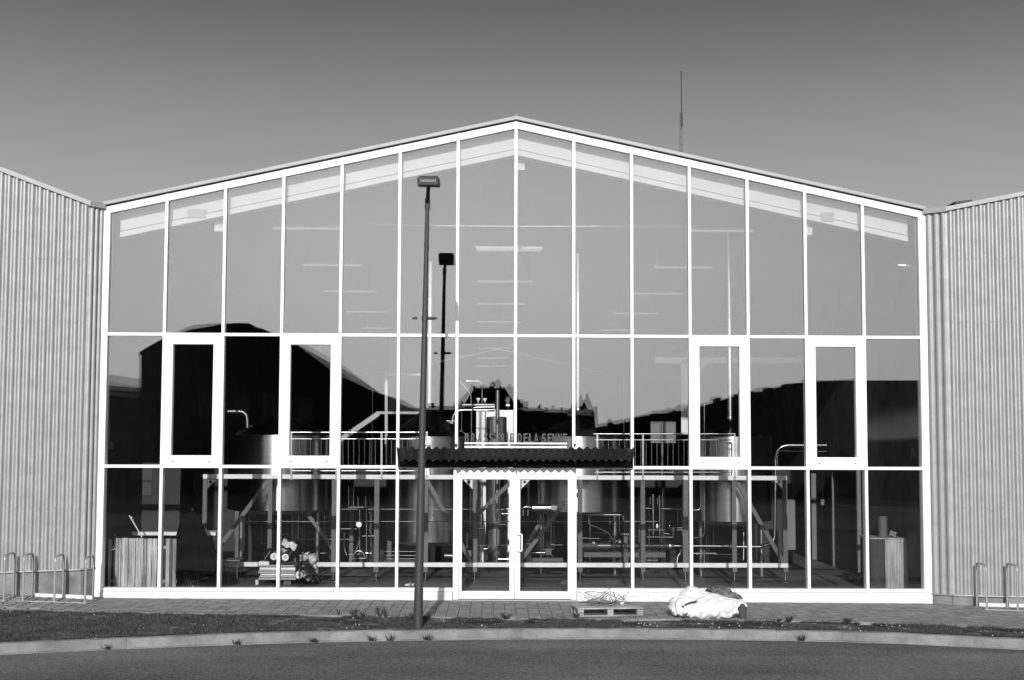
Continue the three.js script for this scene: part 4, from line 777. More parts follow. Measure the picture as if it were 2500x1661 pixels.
{ // screw pump
  const z = -4.4, k = PXM(z), w = thing('screw_pump', 'long dark screw pump with a warning triangle lying behind the pallet', 'pump', P(1520, 1374, z));
  cc(w, 'motor', 1404, 1334, 1460, 1334, 13, z, M.dark); cc(w, 'coupling_guard', 1460, 1334, 1490, 1334, 11.5, z, std(0.05, 0.25, 0.4)); cc(w, 'shaft_tube', 1490, 1334, 1634, 1334, 6.5, z, M.dark);
  const hel = []; for (let i = 0; i <= 240; i++) { const t = i / 240, a = t * Math.PI * 2 * 13, p = P(1503 + 122 * t, 1334, z); hel.push(V3(p.x, p.y + Math.sin(a) * 7.6 * k, p.z + Math.cos(a) * 7.6 * k)); }
  part('spiral', sweep(hel, 1.6 * k, 7), std(0.12, 0.2, 0.9), w);
  cc(w, 'flange', 1633, 1334, 1637, 1334, 11, z); cc(w, 'flange', 1639, 1334, 1641, 1334, 10, z);
  for (const a of [0.5, 1.6, 2.7, 3.8, 4.9, 6.0]) part('bolt', ball(P(1637 , 1334, z).add(V3(0, Math.sin(a) * 9 * k, Math.cos(a) * 9 * k)), 1.6 * k), M.steel, w);
  bb(w, 'base_beam', 1426, 1625, 1349.5, 1361, z + 0.2, 0.4, M.deck); for (const x of [1440, 1497, 1560, 1624]) cc(w, 'foot', x, 1374, x, 1361, 1, z + 0.2);
  const t = P(1449, 1324, z + 14 * k), s = 4 * k; part('warning_triangle', prismZ([[t.x - s, t.y - s * 0.8], [t.x + s, t.y - s * 0.8], [t.x, t.y + s]], z + 14 * k - 0.01, z + 14 * k), M.paper, w);
  part('warning_mark', box(t.x - 0.008, t.x + 0.008, t.y - s * 0.5, t.y + s * 0.4, z + 14 * k + 0.001, z + 14 * k + 0.004), M.black, w);
  cc(w, 'bar', 1421, 1314.5, 1465, 1315.5, 1.8, z + 0.1); part('lever_knob', ball(P(1513, 1318.5, z + 0.2), 2.8 * k), M.steel, w); pp(w, 'lever', [[1503, 1325], [1507, 1320], [1513, 1319]], 0.8, z + 0.2); bb(w, 'lever_base', 1510, 1516, 1321, 1326, z + 0.2, 0.08, M.steel);
}
{
  const z = -4.6, w = thing('pipework', 'two bright upright steel tubes with a level pipe and valves behind the pallet', 'pipework', P(1604, 1374, z));
  cc(w, 'tube', 1595, 1310, 1594.7, 1207, 2.2, z + 0.3); cc(w, 'tube', 1611, 1310, 1610.6, 1209, 1.7, z + 0.3); pp(w, 'pipe', [[1579, 1311.5], [1645, 1312]], 1.8, z + 0.3); pp(w, 'pipe', [[1549, 1319], [1550.5, 1310.5], [1566, 1310.5]], 1, z + 0.3);
  pp(w, 'pipe', [[1618, 1193], [1618, 1303], [1634, 1304]], 0.9, z); cc(w, 'valve_motor', 1643.5, 1300, 1643.5, 1287, 5, z, M.steelDull); cc(w, 'valve_foot', 1643.5, 1312, 1643.5, 1300, 2, z); part('float', ball(P(1604.5, 1285, z), 3.6 * PXM(z), 0.8, 1.6, 0.8), M.cabinet, w);
  part('ring_handle', new THREE.TorusGeometry(5.5 * PXM(z), 0.5 * PXM(z), 6, 20).scale(0.5, 1, 1).translate(...P(1635, 1279, z).toArray()), M.steel, w);
  for (const [a, b, y] of [[1576, 1591, 1241], [1615, 1665, 1242.5]]) cc(w, 'pipe', a, y, b, y + 1, 0.8, z); for (const [x, y0, y1] of [[1588, 1214, 1232], [1606, 1214, 1232], [1611, 1313, 1325], [1619, 1307, 1325]]) cc(w, 'pipe', x, y1, x, y0, 1, z);
  pp(w, 'cable', [[1653, 1376], [1655, 1358], [1662, 1350], [1663, 1341]], 0.8, z + 0.3, M.cabinet);
}
{
  const z = -4.5, w = thing('pipework', 'thin bent steel pipes with a drooping hose under the wide tank right of the doors', 'pipework', P(1480, 1374, z));
  pp(w, 'pipe', [[1435, 1257.5], [1522, 1257.5], [1522, 1272]], 1.1, z); cc(w, 'pipe', 1437, 1279, 1437, 1259, 1.1, z); part('joint', ball(P(1437.5, 1278, z), 2.4 * PXM(z)), M.steel, w);
  pp(w, 'hose', [[1438, 1281], [1465, 1291], [1487, 1303], [1497, 1320]], 0.8, z, M.steel, 0.3); cc(w, 'pipe', 1511.8, 1302, 1511.8, 1255, 0.8, z); cc(w, 'pipe', 1499.5, 1273, 1499.5, 1255, 0.9, z); cc(w, 'pipe', 1514, 1304.5, 1535, 1304.5, 0.7, z);
  cc(w, 'pipe', 1409.5, 1315, 1409.5, 1246, 3.4, z, M.steelDull); bb(w, 'bracket', 1402, 1411, 1227, 1229, z, 0.2, M.cabinet);
}
{
  const z = -4.4, w = thing('pipework', 'long level steel pipe with two thin drops below the right end tank', 'pipework', P(1750, 1374, z));
  pp(w, 'main_pipe', [[1641, 1333.5], [1783, 1334]], 2.6, z); cc(w, 'flange', 1782, 1334, 1785, 1334, 9, z); cc(w, 'main_pipe', 1785, 1335.5, 1862, 1335.5, 3.4, z, M.steel);
  pp(w, 'pipe', [[1711, 1174], [1711, 1245.5], [1688, 1246]], 1, z); pp(w, 'pipe', [[1720, 1174], [1720, 1312.5], [1688, 1314]], 1.2, z); pp(w, 'pipe', [[1720, 1174], [1719.8, 985]], 1.1, z, M.steel); pp(w, 'pipe', [[1709, 1174], [1708.5, 900]], 0.8, z, M.steel);
  cc(w, 'pipe', 1690, 1351.5, 1749, 1351.5, 1.2, z); cc(w, 'stub', 1719.5, 1375, 1719.5, 1343, 2.4, z);
  pp(w, 'cable', [[1815, 1368], [1816, 1345], [1816, 1300]], 0.6, z, M.cabinet);
}
{
  const z = -5.9, w = thing('bent_pipe', 'thick polished steel pipe bending down beside the right end of the platform', 'pipe', P(1894, 1334, z));
  pp(w, 'pipe', [[2018, 1088], [1894, 1088], [1893, 1200]], 5.6, z, M.steel, 0.32, 20); pp(w, 'pipe', [[1893, 1198], [1891.5, 1322], [1860, 1335.5]], 3.8, z, M.steel, 0.25, 16); pp(w, 'thin_pipe', [[1898, 1180], [1899, 1100], [1960, 1103], [2018, 1103]], 0.9, z + 0.2);
}
{
  const z = -6.2, w = thing('pipework', 'curved vapour pipe above the far left tank', 'pipework', P(603, 1060, z));
  pp(w, 'elbow_pipe', [[556, 1005], [603, 1005], [604, 1052]], 4.2, z, M.steelDull, 0.25, 16); cc(w, 'pipe', 565, 1230, 565, 1068, 4, z + 0.6, M.steelDull);
}
{ // hanging gauge and hoses in the left half
  const z = -4.5, w = thing('pipework', 'hanging round gauge with a chain and small pipes left of the street lamp', 'pipework', P(876, 1372, z));
  cc(w, 'pipe', 878, 1277, 878, 1245, 1.3, z); part('gauge', cyl(P(876, 1281, z - 0.03), P(876, 1281, z + 0.03), 6.8 * PXM(z), 6.8 * PXM(z), 24), M.cabinet, w); pp(w, 'chain', [[877, 1288], [878, 1310], [874, 1330], [869, 1345]], 1.2, z, M.steelDull);
  cc(w, 'coil', 876, 1358, 876, 1358.5, 14, z, M.dark); pp(w, 'hose', [[861, 1365], [864, 1352], [874, 1344], [886, 1349], [891, 1363]], 1.3, z + 0.15);
  for (const [x, a, b] of [[851, 1187, 1235], [863, 1187, 1235], [874, 1212, 1240], [892, 1212, 1240]]) cc(w, 'pipe', x, b, x, a, 1.1, z - 0.5); cc(w, 'pipe', 850, 1239, 914, 1239, 1.2, z - 0.4, M.steelDull); cc(w, 'pipe', 905.5, 1335, 905.5, 1250, 1.4, z);
  pp(w, 'hose', [[840, 1300], [840, 1340], [846, 1356]], 2.2, z - 0.4, M.steelDull); cc(w, 'valve', 893, 1351, 906, 1351, 3.2, z);
  cc(w, 'pump', 1085, 1357, 1110, 1358, 5, z, M.steelDull); for (const y of [1347, 1357, 1365]) cc(w, 'pipe', 935, y, 1032, y, 1, z - 0.4, M.steelDull);
  bb(w, 'pallet_load', 930, 1030, 1370, 1372, z, 0.3, M.deck);
}
for (const [a, b, l, sd] of [[580, 1150, 'faint rear pipes rising behind the tanks in the left half of the platform', 3], [1275, 1900, 'faint rear pipes rising behind the tanks in the right half of the platform', 8]]) {
  seed = sd * 977; const w = thing('rear_pipework', l, 'pipework', P((a + b) / 2, 1370, -7.0));
  for (let i = 0; i < 20; i++) { const x = rr(a, b), z = rr(-7.2, -6.6), y0 = rr(1180, 1250), y1 = rr(1290, 1366); cc(w, 'pipe', x, y1, x, y0, rr(0.8, 2.2), z, rnd() < 0.6 ? M.steelDull : M.steel); if (i % 3 === 0) pp(w, 'pipe', [[x, y1], [x, y1 + 6], [x + rr(-50, 50), y1 + 6]], rr(0.8, 1.4), z, M.steelDull); if (i % 4 === 0) cc(w, 'valve', x, (y0 + y1) / 2 - 4, x, (y0 + y1) / 2 + 4, 4, z, M.steel); }
  for (let i = 0; i < 5; i++) { const y = rr(1255, 1365), x = rr(a, b - 120); cc(w, 'pipe', x, y, x + rr(60, 160), y, rr(0.7, 1.6), -6.5, M.steelDull); }
}
solo('control_panel', [box(P(1589, 1050, -6.6).x, P(1650, 1050, -6.6).x, P(1600, 1082, -6.6).y, P(1600, 1030.5, -6.6).y, -6.75, -6.6), cyl(P(1617, 1172, -6.5), P(1617, 1034, -6.5), 0.03), box(P(1589, 1050, -6.58).x, P(1650, 1050, -6.58).x, P(1600, 1032, -6.6).y, P(1600, 1030, -6.6).y, -6.6, -6.57)], M.greyBox, 'grey control panel on a post behind the right railing', 'control panel');
{ // stair on the left behind the lamp
  const z = -9, w = thing('steel_stair', 'pale steel stair stringer rising to a landing left of the lamp', 'stair', P(850, 1160, z));
  part('stringer', bar(P(780, 1108, z), P(924, 1010, z), 0.12, 0.06), M.trim, w); part('landing', box(P(920, 1005, z).x, P(1030, 1005, z).x, P(920, 1011, z).y, P(920, 1005, z).y, z - 0.8, z), M.trim, w);
  for (let i = 0; i < 9; i++) { const p = P(795 + i * 14, 1099 - i * 9.5, z); part('tread', box(p.x - 0.12, p.x + 0.12, p.y - 0.02, p.y + 0.01, z - 0.7, z - 0.04), M.deck, w); }
  part('stair_post', bar(P(943, 1085, z), P(943, 915, z), 0.07, 0.07), M.trim, w); part('portal_beam', bar(P(940, 914, z), P(1028, 914, z), 0.07, 0.07), M.trim, w);
}
solo('wall_panel', box(P(950, 900, -14).x, P(1048, 900, -14).x, P(950, 1010, -14).y, P(950, 800, -14).y, -14.2, -14), M.greyBox, 'faint pale panel seen through the glass behind the street lamp', 'panel');
solo('gantry_frame', [bar(P(1600, 880, -11), P(1985, 880, -11), 0.16, 0.12), bar(P(1672, 1060, -11), P(1672, 880, -11), 0.2, 0.12), bar(P(1700, 905, -11), P(1730, 882, -11), 0.1, 0.08)], M.beam, 'faint pale steel gantry seen high behind the right windows', 'gantry');

// things standing just inside the glass on the left
{
  const z = -0.75, w = thing('plank_crate', 'crate of upright pale planks just inside the glass at the left corner', 'crate', P(325, 1440, z).setY(0.02));
  const xs = [[263, 272], [277, 289], [289.5, 295], [295.5, 312.5], [313, 330], [330.5, 349], [349.5, 357.5], [358, 370], [370.5, 383], [384, 398], [404, 420], [420.5, 430]], yt = P(325, 1315, z).y;
  xs.forEach(([a, b], i) => part('plank', box(P(a, 1380, z).x, P(b - 0.9, 1380, z).x, 0.02, yt + rr(-0.012, 0.008) - (i === 0 ? 0.01 : 0), z - 0.02 + rr(-0.006, 0.004), z + rr(-0.003, 0.004)), M.wood[[0, 2, 1, 3, 1, 0, 2, 3, 1, 3, 0, 2][i]], w));
  for (const y of [1337, 1420]) part('crossbar', box(P(262, y, z).x, P(430, y, z).x, P(300, y + 4, z).y, P(300, y - 4, z).y, z - 0.06, z - 0.028), M.wood[2], w);
  part('crate_box', box(P(266, 1380, z).x, P(428, 1380, z).x, 0.02, yt - 0.1, z - 0.7, z - 0.065), M.plyDark, w);
}
{
  const z = -1.3, w = thing('stacked_chair', 'upturned chair with two pale slanting legs above the plank crate', 'chair', P(330, 1320, z));
  part('leg', cyl(P(315, 1259, z), P(346, 1312, z), 0.012), M.beam, w); part('leg', cyl(P(320, 1262, z - 0.2), P(340, 1300, z - 0.2), 0.010), M.beam, w); part('leg', cyl(P(264, 1290, z), P(286, 1315, z), 0.016), M.steelDull, w);
  part('seat', bar(P(283, 1317, z - 0.1), P(350, 1315, z - 0.1), 0.02, 0.4), M.plyDark, w);
}
{
  const z = -2.2, w = thing('work_bench', 'long pale bench top behind the plank crate and the parasol', 'bench', P(400, 1380, z).setY(0.02));
  part('bench_top', box(P(322, 1303, z).x, P(526, 1303, z).x, P(322, 1307.5, z).y, P(322, 1299.5, z).y, z - 0.6, z), M.beam, w);
  for (const x of [330, 428, 520]) part('leg', box(P(x, 1303, z).x, P(x + 4, 1303, z).x, 0.02, P(322, 1307.5, z).y, z - 0.05, z - 0.01), M.dark, w);
}
{ // closed parasol under a black cover
  const z = -1.4, k = PXM(z), c = P(466, 1420, z), w = thing('folded_parasol', 'large folded black parasol hanging in pleats inside the left glass', 'parasol', V3(c.x, 0.02, z));
  const yt = P(466, 1246, z).y, yb = P(466, 1402, z).y, seg = 72, rows = 14, pos = [], idx = [];
  const prof = (t) => k * (6 + 54 * Math.pow(Math.min(1, t * 1.25), 0.85) + 2 * Math.sin(t * 9)) * (t > 0.93 ? 0.97 : 1);
  for (let j = 0; j <= rows; j++) for (let i = 0; i <= seg; i++) { const t = j / rows, a = i / seg * Math.PI * 2, f = 1 + 0.17 * t * Math.sin(a * 11 + 2 * Math.sin(a * 2)) + 0.05 * Math.sin(a * 5 + t * 4), r = prof(t) * f * (1 - 0.12 * Math.cos(a - 2.6) * t); pos.push(c.x - 4 * k + Math.cos(a) * r, yt + (yb + 0.09 * Math.sin(a * 3 + 1) - yt) * t, z + Math.sin(a) * r * 0.55); }
  for (let j = 0; j < rows; j++) for (let i = 0; i < seg; i++) { const a = j * (seg + 1) + i, b = a + 1, d = a + seg + 1, e = d + 1; idx.push(a, b, d, b, e, d); }
  const g = new THREE.BufferGeometry(); g.setAttribute('position', new THREE.Float32BufferAttribute(pos, 3)); g.setIndex(idx); g.computeVertexNormals();
  part('cover', g, M.blackCloth, w); part('pole', cyl(V3(c.x, 0.02, z), V3(c.x, yt + 0.04, z), 0.022), M.dark, w); part('base', cyl(V3(c.x, 0.02, z), V3(c.x, 0.08, z), 0.28, 0.26, 24), M.deck, w);
}
{
  const z = -1.9, w = thing('slat_bundle', 'bundle of thin pale slats standing below the folded parasol', 'slats', P(460, 1430, z).setY(0.02));
  [[433, 438], [441, 448], [451, 455], [457, 462], [464, 467], [470, 474], [476, 478], [481.5, 484]].forEach(([a, b], i) => part('slat', box(P(a, 1400, z).x, P(b, 1400, z).x, 0.02, P(450, 1372 + (i * 5) % 14, z).y, z - 0.03, z), M.wood[(i % 2) ? 3 : 1], w));
}
{
  const z = -3.2, w = thing('folding_table', 'small dark folding table with crossed legs right of the parasol', 'table', P(565, 1418, z).setY(0.02));
  part('tabletop', box(P(543, 1366, z).x, P(586, 1366, z).x, P(560, 1370, z).y, P(560, 1367, z).y, z - 0.5, z + 0.1), M.greyBox, w);
  for (const [a, b] of [[546, 552], [580, 579]]) part('leg', bar(P(a, 1370, z), P(b, 1419, z), 0.03, 0.03), M.dark, w);
  part('cross_leg', bar(P(554, 1371, z), P(578, 1385, z), 0.02, 0.02), M.dark, w); part('cross_leg', bar(P(578, 1371, z), P(554, 1385, z), 0.02, 0.02), M.dark, w);
}
// heap of stacked rails, trolley wheels and bags
{
  const z = -2.6, k = PXM(z), w = thing('metal_stack', 'stack of flat bright metal rails lying on two blocks behind the left glass', 'metal rails', P(676, 1424, z).setY(0.02));
  [[631, 722, 1416, 1411], [633, 720, 1409.5, 1406.5], [636, 722, 1405.5, 1401.5], [630, 721, 1400, 1396], [631, 721, 1395.2, 1392.5], [634, 722, 1391.5, 1386], [631, 718, 1384, 1380]].forEach(([a, b, y0, y1], i) => part('rail', box(P(a, y0, z).x, P(b, y0, z).x, P(a, y0, z).y, P(a, y1, z).y, z - 0.5 - 0.03 * (i % 3), z + 0.012 * (i % 2)), i % 3 === 1 ? M.steel : i % 3 ? M.beam : M.steelDull, w));
  part('block', cyl(P(627, 1428, z), P(627, 1416, z), 4.2 * k, 4.4 * k, 16), M.beam, w); part('block', box(P(690, 1424, z).x, P(708, 1424, z).x, 0.02, P(690, 1416.5, z).y, z - 0.4, z - 0.1), M.deck, w);
  part('lid', box(P(631, 1380, z).x, P(656, 1380, z).x, P(640, 1381, z).y, P(640, 1372, z).y, z - 0.3, z - 0.02), M.beam, w);
  const t = thing('upturned_trolley', 'black upturned trolley showing pale round wheels on the metal rails', 'trolley', P(690, 1380, z));
  part('body', blob([[P(680, 1350, z - 0.25), V3(36 * k, 14 * k, 0.2)], [P(700, 1345, z - 0.25), V3(28 * k, 22 * k, 0.2)], [P(665, 1368, z - 0.25), V3(18 * k, 14 * k, 0.16)]], 36, 0.05, 0.1, 0.01), M.blackPlastic, t);
  for (const [x, y] of [[668.5, 1359.5], [696.5, 1361.5]]) { const wh = part('wheel', lathe([[0, -0.03], [8.2 * k, -0.03], [8.8 * k, -0.02], [8.8 * k, 0.02], [8.2 * k, 0.03], [5.5 * k, 0.03], [5, 0.026].map((v, i) => i ? v : v * k), [0, 0.026]], V3(0, 0, 0), 28).rotateX(Math.PI / 2).translate(...P(x, y, z + 0.03).toArray()), M.wheel, t); part('hub', cyl(P(x, y, z + 0.05), P(x, y, z + 0.075), 3.2 * k, 2.6 * k, 16), M.wheelHub, wh); }
  part('handle', sweep([P(645, 1366, z), P(651, 1358, z), P(660, 1345, z)], 0.012, 8), M.steelDull, t);
  solo('paper_bag', (() => { const g = new THREE.BoxGeometry(36 * k, 15 * k, 0.14, 10, 6, 3), p = g.attributes.position; for (let i = 0; i < p.count; i++) { const x = p.getX(i), y = p.getY(i); p.setXYZ(i, x, y + 0.012 * Math.sin(x * 40) + 0.008 * Math.sin(y * 90 + x * 30), p.getZ(i) + 0.015 * Math.sin(x * 60 + y * 50)); } g.computeVertexNormals(); const c = P(706, 1330.5, z + 0.02); return g.rotateZ(-0.36).translate(c.x, c.y, c.z - 0.05); })(), M.bagPlastic, 'crumpled pale printed paper bag on top of the black trolley', 'paper bag');
  const bb2 = thing('black_bag', 'full black bin bag slumped on the floor beside the metal rails', 'bag', P(745, 1424, z).setY(0.02));
  part('bag_body', blob([[P(745, 1400, z + 0.05), V3(26 * k, 24 * k, 0.24)], [P(742, 1382, z), V3(17 * k, 18 * k, 0.16)], [P(762, 1414, z + 0.05), V3(18 * k, 11 * k, 0.2)], [P(778, 1420, z + 0.05), V3(12 * k, 4 * k, 0.1)]], 40, 0.05, 0.1, 0.012), M.blackPlastic, bb2);
  const wb = thing('loose_wheel', 'single pale trolley wheel resting against the black bin bag', 'wheel', P(730, 1404.5, z + 0.3));
  part('tyre', lathe([[0, -0.03], [8.6 * k, -0.03], [9.4 * k, -0.02], [9.4 * k, 0.02], [8.6 * k, 0.03], [5.6 * k, 0.03], [5.2 * k, 0.024], [0, 0.024]], V3(0, 0, 0), 28).rotateX(Math.PI / 2).translate(...P(730, 1404.5, z + 0.3).toArray()), M.wheel, wb); part('hub', cyl(P(730, 1404.5, z + 0.32), P(730, 1404.5, z + 0.35), 3.4 * k, 2.8 * k, 16), M.wheelHub, wb);
  solo('plastic_bag', blob([[P(763, 1366, z), V3(14 * k, 15 * k, 0.13)], [P(744, 1362, z + 0.05), V3(13 * k, 9 * k, 0.1)], [P(740, 1350, z + 0.05), V3(5 * k, 6 * k, 0.05)], [P(748, 1352, z), V3(6 * k, 5 * k, 0.06)], [P(735, 1368, z + 0.06), V3(6 * k, 5 * k, 0.05)], [P(768, 1385, z), V3(5 * k, 8 * k, 0.05)]], 44, 0.03, 0.035, 0.02), M.bagPlastic, 'crumpled white plastic bag resting on the black bin bag', 'plastic bag');
}
solo('white_tile', bar(P(999, 1413, -2.6).setY(0.03), P(1011, 1405, -3.0).setY(0.03), 0.18, 0.02, V3(0, 1, 0)), M.cabinet, 'small pale board lying on the hall floor beside the street lamp', 'board');

// right-hand corner inside
{
  const z = -1.5, w = thing('wooden_cabinet', 'pale wooden cabinet with a middle stile standing inside the right glass', 'cabinet', P(2204, 1441, z).setY(0.02)), x0 = P(2162, 1380, z).x, x1 = P(2247, 1380, z).x, yt = P(2204, 1315.5, z).y;
  part('carcass', box(x0 - 0.02, x1, 0.02, yt - 0.012, z - 0.85, z - 0.03), M.plyDark, w);
  const fr = 0.05; part('stile', box(x0, x0 + fr, 0.02, yt - 0.014, z - 0.029, z), M.ply, w); part('stile', box(x1 - fr, x1, 0.02, yt - 0.014, z - 0.029, z), M.ply, w); const xm = (x0 + x1) / 2; part('stile', box(xm - 0.02, xm + 0.015, 0.02 + fr, yt - fr - 0.014, z - 0.0285, z - 0.003), M.wood[2], w);
  part('rail', box(x0 + fr + 0.001, x1 - fr - 0.001, yt - fr - 0.014, yt - 0.014, z - 0.029, z - 0.001), M.ply, w); part('rail', box(x0 + fr + 0.001, x1 - fr - 0.001, 0.02, 0.02 + fr, z - 0.029, z - 0.001), M.ply, w);
  part('door_panel', box(x0 + fr, xm - 0.021, 0.07, yt - fr - 0.015, z - 0.03, z - 0.012), M.ply, w); part('door_panel', box(xm + 0.016, x1 - fr, 0.07, yt - fr - 0.015, z - 0.03, z - 0.012), M.ply, w);
  part('top', box(x0 - 0.3, x1 + 0.01, yt - 0.012, yt + 0.012, z - 0.85, z + 0.012), M.wood[2], w);
  for (let i = 0; i < 4; i++) part('side_plank', box(x0 - 0.29, x0 - 0.021, 0.02, yt - 0.02, z - 0.8 + i * 0.2, z - 0.61 + i * 0.2), M.plyDark, w);
  const c = P(2156, 1290, z - 0.3); solo('paper_roll', cyl(V3(c.x, yt + 0.0125, c.z), V3(c.x, P(2156, 1261, c.z).y, c.z), 11 * PXM(c.z)), M.trolley, 'grey roll standing upright on the wooden cabinet', 'roll');
  const d = P(2180, 1300, z - 0.3); solo('paper_sheet', new THREE.BoxGeometry(0.13, 0.1, 0.03).rotateZ(-0.35).translate(d.x, yt + 0.08, d.z), M.greyBox, 'small tilted box on the wooden cabinet beside the roll', 'box');
}
{ // doors and fittings along the right wall
  const X = HALF + 0.10, wall = hall;
  const d1a = zAtWall(2042, X), d1b = zAtWall(2100, X);
  const door = thing('side_door', 'tall dark door in the right side wall with a pale edge', 'door', V3(X, 0.02, (d1a + d1b) / 2));
  part('leaf', box(X - 0.05, X - 0.002, 0.03, 2.3, d1a, d1b), std(0.03, 0.5, 0.1), door);
  part('jamb', box(X - 0.09, X - 0.002, 0.03, 2.36, d1b, d1b + 0.12), M.greyBox, door); part('jamb', box(X - 0.09, X - 0.002, 0.03, 2.36, d1a - 0.12, d1a), M.greyBox, door); part('head', box(X - 0.09, X - 0.002, 2.301, 2.36, d1a, d1b), M.greyBox, door);
  const e1 = zAtWall(1978, X), e2 = zAtWall(1994, X);
  solo('wall_panel', box(X - 0.12, X - 0.004, 0.03, 2.2, e1, e2), M.greyBox, 'grey panel edge on the right wall farther back than the dark door', 'panel');
}
function zAtWall(px, X) { let a = -40, b = 0; for (let k = 0; k < 50; k++) { const m = (a + b) / 2; if (P(px, 1280, m).x < X) b = m; else a = m; } return (a + b) / 2; }
{
  const z = -4.2, w = thing('pull_switch', 'small white switch box hanging on a cord right of the platform', 'switch', P(2009, 1235, z));
  part('cord', cyl(P(2009, 1220, z), P(2009, 1100, z), 0.006, 0.006, 6), M.greyBox, w); part('switch_box', box(P(2005.5, 1235, z).x, P(2013, 1235, z).x, P(2009, 1234, z).y, P(2009, 1220, z).y, z - 0.05, z), M.cabinet, w);
}
solo('electric_cabinet', [box(P(1920, 1280, -6).x, P(1942, 1280, -6).x, P(1930, 1343, -6).y, P(1930, 1221, -6).y, -6.4, -6), box(P(1921, 1280, -6).x, P(1941, 1280, -6).x, P(1930, 1222, -5.98).y, P(1930, 1221, -5.98).y, -6.1, -5.98)], M.greyBox, 'tall grey electric cabinet behind the right end of the platform', 'cabinet');
{
  const z = -0.9, w = thing('wall_light', 'pale wall light on a bent arm high at the right inner corner', 'wall light', P(2232, 650, z));
  part('arm', prismZ([P(2192, 645.5, z), P(2194, 648, z), P(2231, 653, z), P(2231, 646, z)], z - 0.1, z), M.cabinet, w); part('conduit', sweep([P(2232, 650, z), P(2235, 820, z), P(2237.5, 1100, z)], 0.012, 8), M.cabinet, w);
  part('junction', box(P(2231, 823, z).x, P(2240, 823, z).x, P(2235, 830, z).y, P(2235, 818, z).y, z - 0.05, z), M.cabinet, w); part('socket_box', box(P(2228, 1107, z).x, P(2244, 1107, z).x, P(2235, 1118, z).y, P(2235, 1095, z).y, z - 0.1, z + 0.01), M.greyBox, w);
}
{
  const z = -0.6, w = thing('wall_socket', 'small grey socket box with conduit inside the left corner post', 'socket', P(267, 1090, z));
  part('socket_box', box(P(265, 1090, z).x, P(274, 1090, z).x, P(265, 1097, z).y, P(265, 1079, z).y, z - 0.06, z), M.greyBox, w); part('conduit', cyl(P(266, 1079, z), P(268, 850, z), 0.01, 0.01, 8), M.greyBox, w);
}
for (const [x0, x1, y0, y1, l] of [[345, 372, 1140, 1172, 'upper faint notice sheet on the dark left wall board'], [347, 370, 1178, 1210, 'lower faint notice sheet on the dark left wall board']]) solo('notice_sheet', box(P(x0, y0, -2.4).x, P(x1, y0, -2.4).x, P(x0, y1, -2.4).y, P(x0, y0, -2.4).y, -2.41, -2.4), std(0.045, 0.8), l, 'notice');
solo('wall_board', box(P(262, 1200, -2.45).x, P(440, 1200, -2.45).x, 0.02, P(300, 1130, -2.45).y, -2.52, -2.42), std(0.022, 0.8), 'dark board wall behind the plank crate in the left corner', 'board');
// heater boxes under the roof beam and lamps in rows
for (const [x0, x1, y0, y1, l] of [[523, 544, 539, 565, 'small white box hanging below the left roof beam'], [1264, 1281, 390, 415, 'small white box hanging below the roof ridge beside the middle mullion'], [1969, 1983, 544, 574, 'small white box hanging below the right roof beam']]) {
  const z = -0.5, w = thing('hanging_box', l, 'box', P((x0 + x1) / 2, y1, z), 'white boxes hanging below the roof beam');
  part('casing', box(P(x0, y0, z).x, P(x1, y0, z).x, P(x0, y1, z).y, P(x0, y0, z).y, z - 0.2, z), M.beamTop, w); part('hanger', cyl(P((x0 + x1) / 2, y0 + 1, z - 0.1), P((x0 + x1) / 2, y0 - 40, z - 0.1), 0.01, 0.01, 6), M.greyBox, w); part('fold', bar(P(x1 - 6, y1 - 12, z + 0.004), P(x1 - 2, y0 + 4, z + 0.004), 0.012, 0.006), M.greyBox, w);
}
for (const [x0, x1, y0, y1, l] of [[458, 503, 511, 532, 'grey ventilation box fixed across the left roof beam'], [2005, 2036, 519, 541, 'grey ventilation box fixed across the right roof beam']]) solo('vent_box', box(P(x0, y0, -0.24).x, P(x1, y0, -0.24).x, P(x0, y1, -0.24).y, P(x0, y0, -0.24).y, -0.5, -0.215), M.greyBox, l, 'vent box', 'vent boxes on the roof beam');
{
  const ord = ['nearest', 'second', 'third', 'fourth', 'fifth', 'sixth', 'seventh', 'eighth'];
  const rows = [['left', [[662, 832, 557], [735, 884, 646.5], [787, 916, 711], [843, 948, 761], [880, 975, 801]]], ['middle', [[1161, 1325, 610.5], [1163, 1302, 687], [1161, 1285, 742], [1163, 1273, 785.5], [1160, 1262, 822], [1162, 1252, 850], [1162, 1242, 874], [1162, 1236, 894]]], ['right', [[1684, 1845, 563], [1594, 1744, 652.5], [1545, 1667, 716.5], [1495, 1610, 765], [1462, 1560, 806]]]];
  for (const [row, list] of rows) list.forEach(([a, b, y], i) => {
    const z = (row === 'middle' ? -3.2 : -2.2) - 5.8 * i, p = P((a + b) / 2, y, z), L = (b - a) * PXM(z), lt = thing('ceiling_light', `${ord[i]} linear ceiling light of the ${row} row seen through the upper glass`, 'ceiling light', p, 'linear ceiling lights in rows under the roof');
    part('housing', box(p.x - L / 2, p.x + L / 2, p.y + 0.012, p.y + (i ? 0.05 : 0.07), p.z - 0.1, p.z + 0.04), M.ledBody, lt);
    part('diffuser', box(p.x - L / 2 + 0.02, p.x + L / 2 - 0.02, p.y - 0.02, p.y + 0.0115, p.z - 0.09, p.z + 0.03), M.led, lt);
    for (const s of [-0.4, 0.4]) part('hanger', cyl(V3(p.x + s * L, p.y + 0.05, p.z - 0.03), V3(p.x + s * L, Math.max(p.y + 0.2, roofY(p.x) - 0.02), p.z - 0.03), 0.004, 0.004, 5), M.dark, lt);
  });
}

